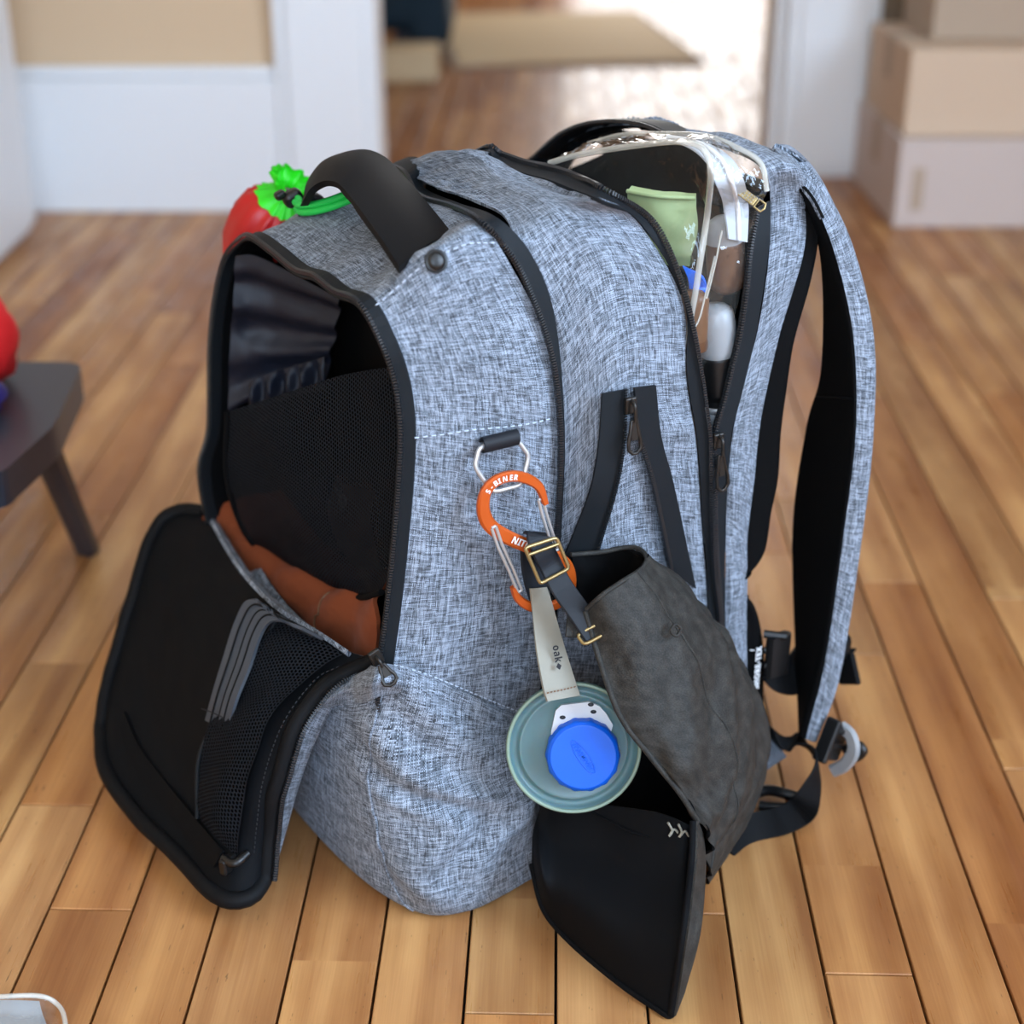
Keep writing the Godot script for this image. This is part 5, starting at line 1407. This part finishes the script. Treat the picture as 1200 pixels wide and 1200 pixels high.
	put(sheet(bend(net([[v(0.026,0.242,-0.16), v(0.015,0.248,-0.12)], [v(0.024,0.232,-0.155), v(0.011,0.238,-0.115)]], 14, 6), v(0.2, 0.2, -0.1), rumple), 0.001, v(0.2, 0.2, -0.1)), "foil_flap", M.steel, snack, X)
	# --- red drawstring pouch behind the handle
	var at := v(0.0418,0.3957,-0.308)
	var red := thing("drawstring_pouch", "small red nylon drawstring pouch with lime green neck, on the far top edge", "pouch", X * Transform3D(Basis(), at - v(0, 0.03, 0)))
	var body := Soup.new()
	var gather := func(prof: Array, pleat: float, segs: int) -> ArrayMesh:
		var s := Soup.new()
		for i in prof.size():
			for k in segs + 1:
				var t := TAU * k / segs
				var r: float = prof[i].x * (1.0 + pleat * prof[i].z * sin(t * 13.0 + sin(t * 3.0) * 2.0))
				s.point(v(r * cos(t), prof[i].y, r * sin(t)), v(cos(t), 0.3, sin(t)).normalized())
		for i in prof.size() - 1:
			for k in segs:
				var q := i * (segs + 1) + k
				s.quad(q, q + 1, q + segs + 2, q + segs + 1)
		var st := SurfaceTool.new()
		st.create_from(s.mesh(), 0)
		st.generate_normals()
		return st.commit()
	var lean := X * frame_at(at, v(1, -0.45, 0.1), v(0.1, -0.5, 0.8))
	put(gather.call([v(0.001, -0.054, 0), v(0.020, -0.051, 0.2), v(0.028, -0.032, 0.4), v(0.030, -0.011, 0.5), v(0.026, 0.006, 0.8), v(0.018, 0.014, 1.0), v(0.008, 0.018, 1.0)], 0.05, 104), "body", M.red_nylon, red, lean)
	put(gather.call([v(0.021, 0.0125, 1.0), v(0.016, 0.0165, 1.0), v(0.0095, 0.020, 1.0), v(0.0085, 0.0225, 1.0), v(0.012, 0.027, 1.4), v(0.0165, 0.032, 2.4), v(0.0155, 0.035, 2.6)], 0.07, 104), "gathered_neck", M.green_nylon, red, lean)
	var lock := v(0.0263,0.43,-0.2199)
	put(join([block(v(0.014, 0.012, 0.012), 0.0045, Transform3D(Basis(v(0, 0, 1), 0.4), lock)), block(v(0.008, 0.006, 0.008), 0.0025, Transform3D(Basis(v(0, 0, 1), 0.4), lock + v(-0.009, 0.003, 0)))]), "cord_lock", M.black_plastic, red, X)
	for d in [v(0, 0, 0), v(0.0005, -0.0045, 0.0005)]:
		put(tube(spline(shifted([v(0.0251,0.429,-0.2117), v(0.0238,0.43,-0.1976), v(0.0265,0.434,-0.1812), v(0.0338,0.439,-0.1681), v(0.0453,0.446,-0.1564)], d), 40), 0.0025), "drawcord", M.green_cord, red, X)
	put(tube(spline([v(0.0279,0.43,-0.2245), v(0.0278,0.431,-0.212), v(0.0259,0.43,-0.2017)], 12), 0.0024), "drawcord", M.green_cord, red, X)

func build_surroundings() -> void:
	# --- low dark stool at the left with bright things on it
	var stool := thing("stool", "low dark grey stool with splayed legs at the left edge", "stool", Transform3D(Basis(), v(-0.56, 0, -1.36)))
	put(fan(rounded([v(-0.3972,0.2,-1.3829), v(-0.3835,0.2,-1.2278), v(-0.3994,0.2,-1.1256), v(-0.4836,0.2,-1.1191), v(-0.6014,0.2,-1.3829)], 0.12), 0.03, Vector3.UP), "seat", M.dark_wood, stool, room)
	for q in [[v(-0.4109,0.175,-1.2696), v(-0.4179,0,-1.3895)], [v(-0.60, 0.18, -1.32), v(-0.64, 0, -1.27)], [v(-0.53, 0.18, -1.53), v(-0.50, 0, -1.58)], [v(-0.68, 0.18, -1.48), v(-0.73, 0, -1.52)]]:
		put(sweep([q[1], q[0].lerp(q[1], 0.5), q[0]], v(1, 0, 0.2), bar(0.024, 0.022), false, [0.75, 1.0, 1.35]), "leg", M.dark_wood, stool, room)
	var ball := thing("soft_toy", "coral red soft bundle with violet patches on the dark stool", "toy", Transform3D(Basis(), v(-0.585, 0.2, -1.42)))
	var lump := FastNoiseLite.new()
	lump.seed = 2
	lump.frequency = 12.0
	put(blob(v(-0.4641,0.2,-1.3466) + v(-0.012, 0.042, 0.02), v(0.038, 0.05, 0.04), lump), "body", M.coral, ball, room)
	put(blob(v(-0.4455,0.2,-1.2829) + v(-0.03, 0.016, 0.03), v(0.045, 0.022, 0.04), lump), "patch", M.violet, ball, room)
	# --- clear crumpled wrapper at the bottom left
	var wrap := thing("clear_packet", "clear crinkled plastic packet on the floor at the lower left corner", "packet", Transform3D(Basis(), v(-0.3055,0,-0.7469)))
	var wp := coons([v(-0.3481,0.01,-0.7532), v(-0.3146,0.016,-0.7496), v(-0.2921,0.014,-0.7525), v(-0.2825,0.006,-0.7545)], [v(-0.3199,0.01,-0.6654), v(-0.2891,0.014,-0.6616), v(-0.2691,0.014,-0.6679), v(-0.2634,0.006,-0.6887)], [v(-0.3481,0.01,-0.7532), v(-0.3199,0.01,-0.6654)], [v(-0.2825,0.006,-0.7545), v(-0.2729,0.008,-0.7384), v(-0.2656,0.008,-0.7102), v(-0.2634,0.006,-0.6887)], 40, 40)
	var cr := FastNoiseLite.new()
	cr.seed = 6
	cr.frequency = 40.0
	cr.noise_type = FastNoiseLite.TYPE_CELLULAR
	put(sheet(bend(wp, v(-0.3, -0.3, -0.75), func(u: float, w: float) -> float: return 0.008 * cr.get_noise_2d(u, w)), 0.0, v(-0.3, -0.3, -0.75)), "film", M.film, wrap, room)
	put(tube(spline([v(-0.3481,0.01,-0.7532), v(-0.3146,0.016,-0.7496), v(-0.2921,0.014,-0.7525), v(-0.2817,0.008,-0.7524), v(-0.2729,0.008,-0.7384), v(-0.2656,0.008,-0.7102)], 40), 0.0016), "sealed_edge", M.clear_piping, wrap, room)
	put(sheet(bend(coons([v(-0.349,0.006,-0.7538), v(-0.317,0.009,-0.7543), v(-0.2933,0.007,-0.7557)], [v(-0.3226,0.004,-0.6712), v(-0.2938,0.005,-0.6734), v(-0.2713,0.004,-0.6841)], [v(-0.349,0.006,-0.7538), v(-0.3226,0.004,-0.6712)], [v(-0.2933,0.007,-0.7557), v(-0.2773,0.006,-0.7227), v(-0.2713,0.004,-0.6841)], 30, 30), v(-0.3, -0.3, -0.75), func(u: float, w: float) -> float: return 0.005 * cr.get_noise_2d(u * 0.7, w * 0.7)), 0.001, v(-0.3, -0.3, -0.75)), "pale_insert", M.pale_grey, wrap, room)
	# --- cartons at the right
	carton("cardboard_box", "pale carton on the floor at the right, under the brown one", v(0.636, 0, -2.94), v(1.45, 0.146, -2.59), M.box_grey)
	carton("cardboard_box", "tan carton resting on top of the pale carton", v(0.645, 0.1465, -2.93), v(1.40, 0.285, -2.62), M.card)
	carton("cardboard_box", "grey carton topmost of the stack at the right", v(0.70, 0.2855, -2.94), v(1.40, 0.43, -2.72), M.linen)
	# --- second room
	var teal := thing("armchair", "dark teal upholstered piece seen through the doorway beside the white casing", "armchair", Transform3D(Basis(), v(-0.45, 0, -4.35)))
	put(block(v(0.62, 0.5, 0.5), 0.05, Transform3D(Basis(), v(-0.50, 0.33, -4.40))), "seat", M.teal, teal, room)
	put(block(v(0.12, 0.6, 0.5), 0.04, Transform3D(Basis(v(0, 0, 1), 0.1), v(-0.24, 0.34, -4.40))), "arm", M.teal, teal, room)
	for q in [v(-0.28, 0.04, -4.2), v(-0.72, 0.04, -4.2), v(-0.28, 0.04, -4.6), v(-0.72, 0.04, -4.6)]:
		put(block(v(0.05, 0.08, 0.05), 0.01, Transform3D(Basis(), q)), "leg", M.dark_wood, teal, room)
	var pack := thing("storage_box", "low cream box on the far floor in front of the teal furniture", "box", Transform3D(Basis(), v(-0.24, 0, -4.0)))
	put(block(v(0.15, 0.075, 0.1), 0.01, Transform3D(Basis(), v(-0.255, 0.0375, -3.97))), "body", M.cream, pack, room)
	put(block(v(0.155, 0.015, 0.105), 0.005, Transform3D(Basis(), v(-0.255, 0.075, -3.97))), "lid", M.cream, pack, room)
	var rug := thing("rug", "pale cream rug on the far room's floor through the doorway", "rug", Transform3D(Basis(), v(0.1, 0, -4.6)))
	put(block(v(0.62, 0.012, 0.9), 0.005, Transform3D(Basis(Vector3.UP, 0.12), v(0.12, 0.006, -4.62))), "pile", M.cream, rug, room)
	put(block(v(0.66, 0.008, 0.94), 0.003, Transform3D(Basis(Vector3.UP, 0.12), v(0.12, 0.004, -4.62))), "border", M.linen, rug, room)
	# --- bits on the floor
	for q in [[v(0.1142,0,-0.8033), "white crumb on the floor just right of the brim's lower edge"], [v(0.1532,0,-0.9177), "white crumb by the webbing end under the cap"]]:
		var c := thing("crumb", q[1], "crumb", Transform3D(Basis(), q[0]))
		put(blob(q[0] + v(0, 0.0012, 0), v(0.0016, 0.0012, 0.0014), lump), "grain", M.white_ink, c, room)

func carton(called: String, label: String, lo: Vector3, hi: Vector3, mat: Material) -> void:
	var mid := (lo + hi) / 2.0
	var o := thing(called, label, "box", Transform3D(Basis(), v(mid.x, lo.y, mid.z)), "cartons stacked at the right")
	put(box(lo, hi, 0.004), "body", mat, o, room)
	put(box(v(lo.x - 0.0006, mid.y - 0.0, mid.z - 0.025), v(hi.x + 0.0006, hi.y + 0.0008, mid.z + 0.025), 0.0003), "tape", M.linen, o, room)
	if mat == M.box_grey:
		put(box(v(lo.x + 0.025, lo.y + 0.03, hi.z - 0.001), v(lo.x + 0.045, hi.y - 0.045, hi.z + 0.0008), 0.0003), "printed_mark", M.linen, o, room)

func blob(c: Vector3, r: Vector3, noise: FastNoiseLite) -> ArrayMesh:
	var s := Soup.new()
	for i in 25:
		for k in 41:
			var a := PI * i / 24.0
			var b := TAU * (k % 40) / 40.0
			var d := v(sin(a) * cos(b), cos(a), sin(a) * sin(b))
			s.point(c + d * r * (1.0 + 0.18 * noise.get_noise_3dv(d * 0.12)), d, Vector2(b, a) * 0.05)
	for i in 24:
		for k in 40:
			var q := i * 41 + k
			s.quad(q, q + 1, q + 42, q + 41)
	var st := SurfaceTool.new()
	st.create_from(s.mesh(), 0)
	return st.commit()
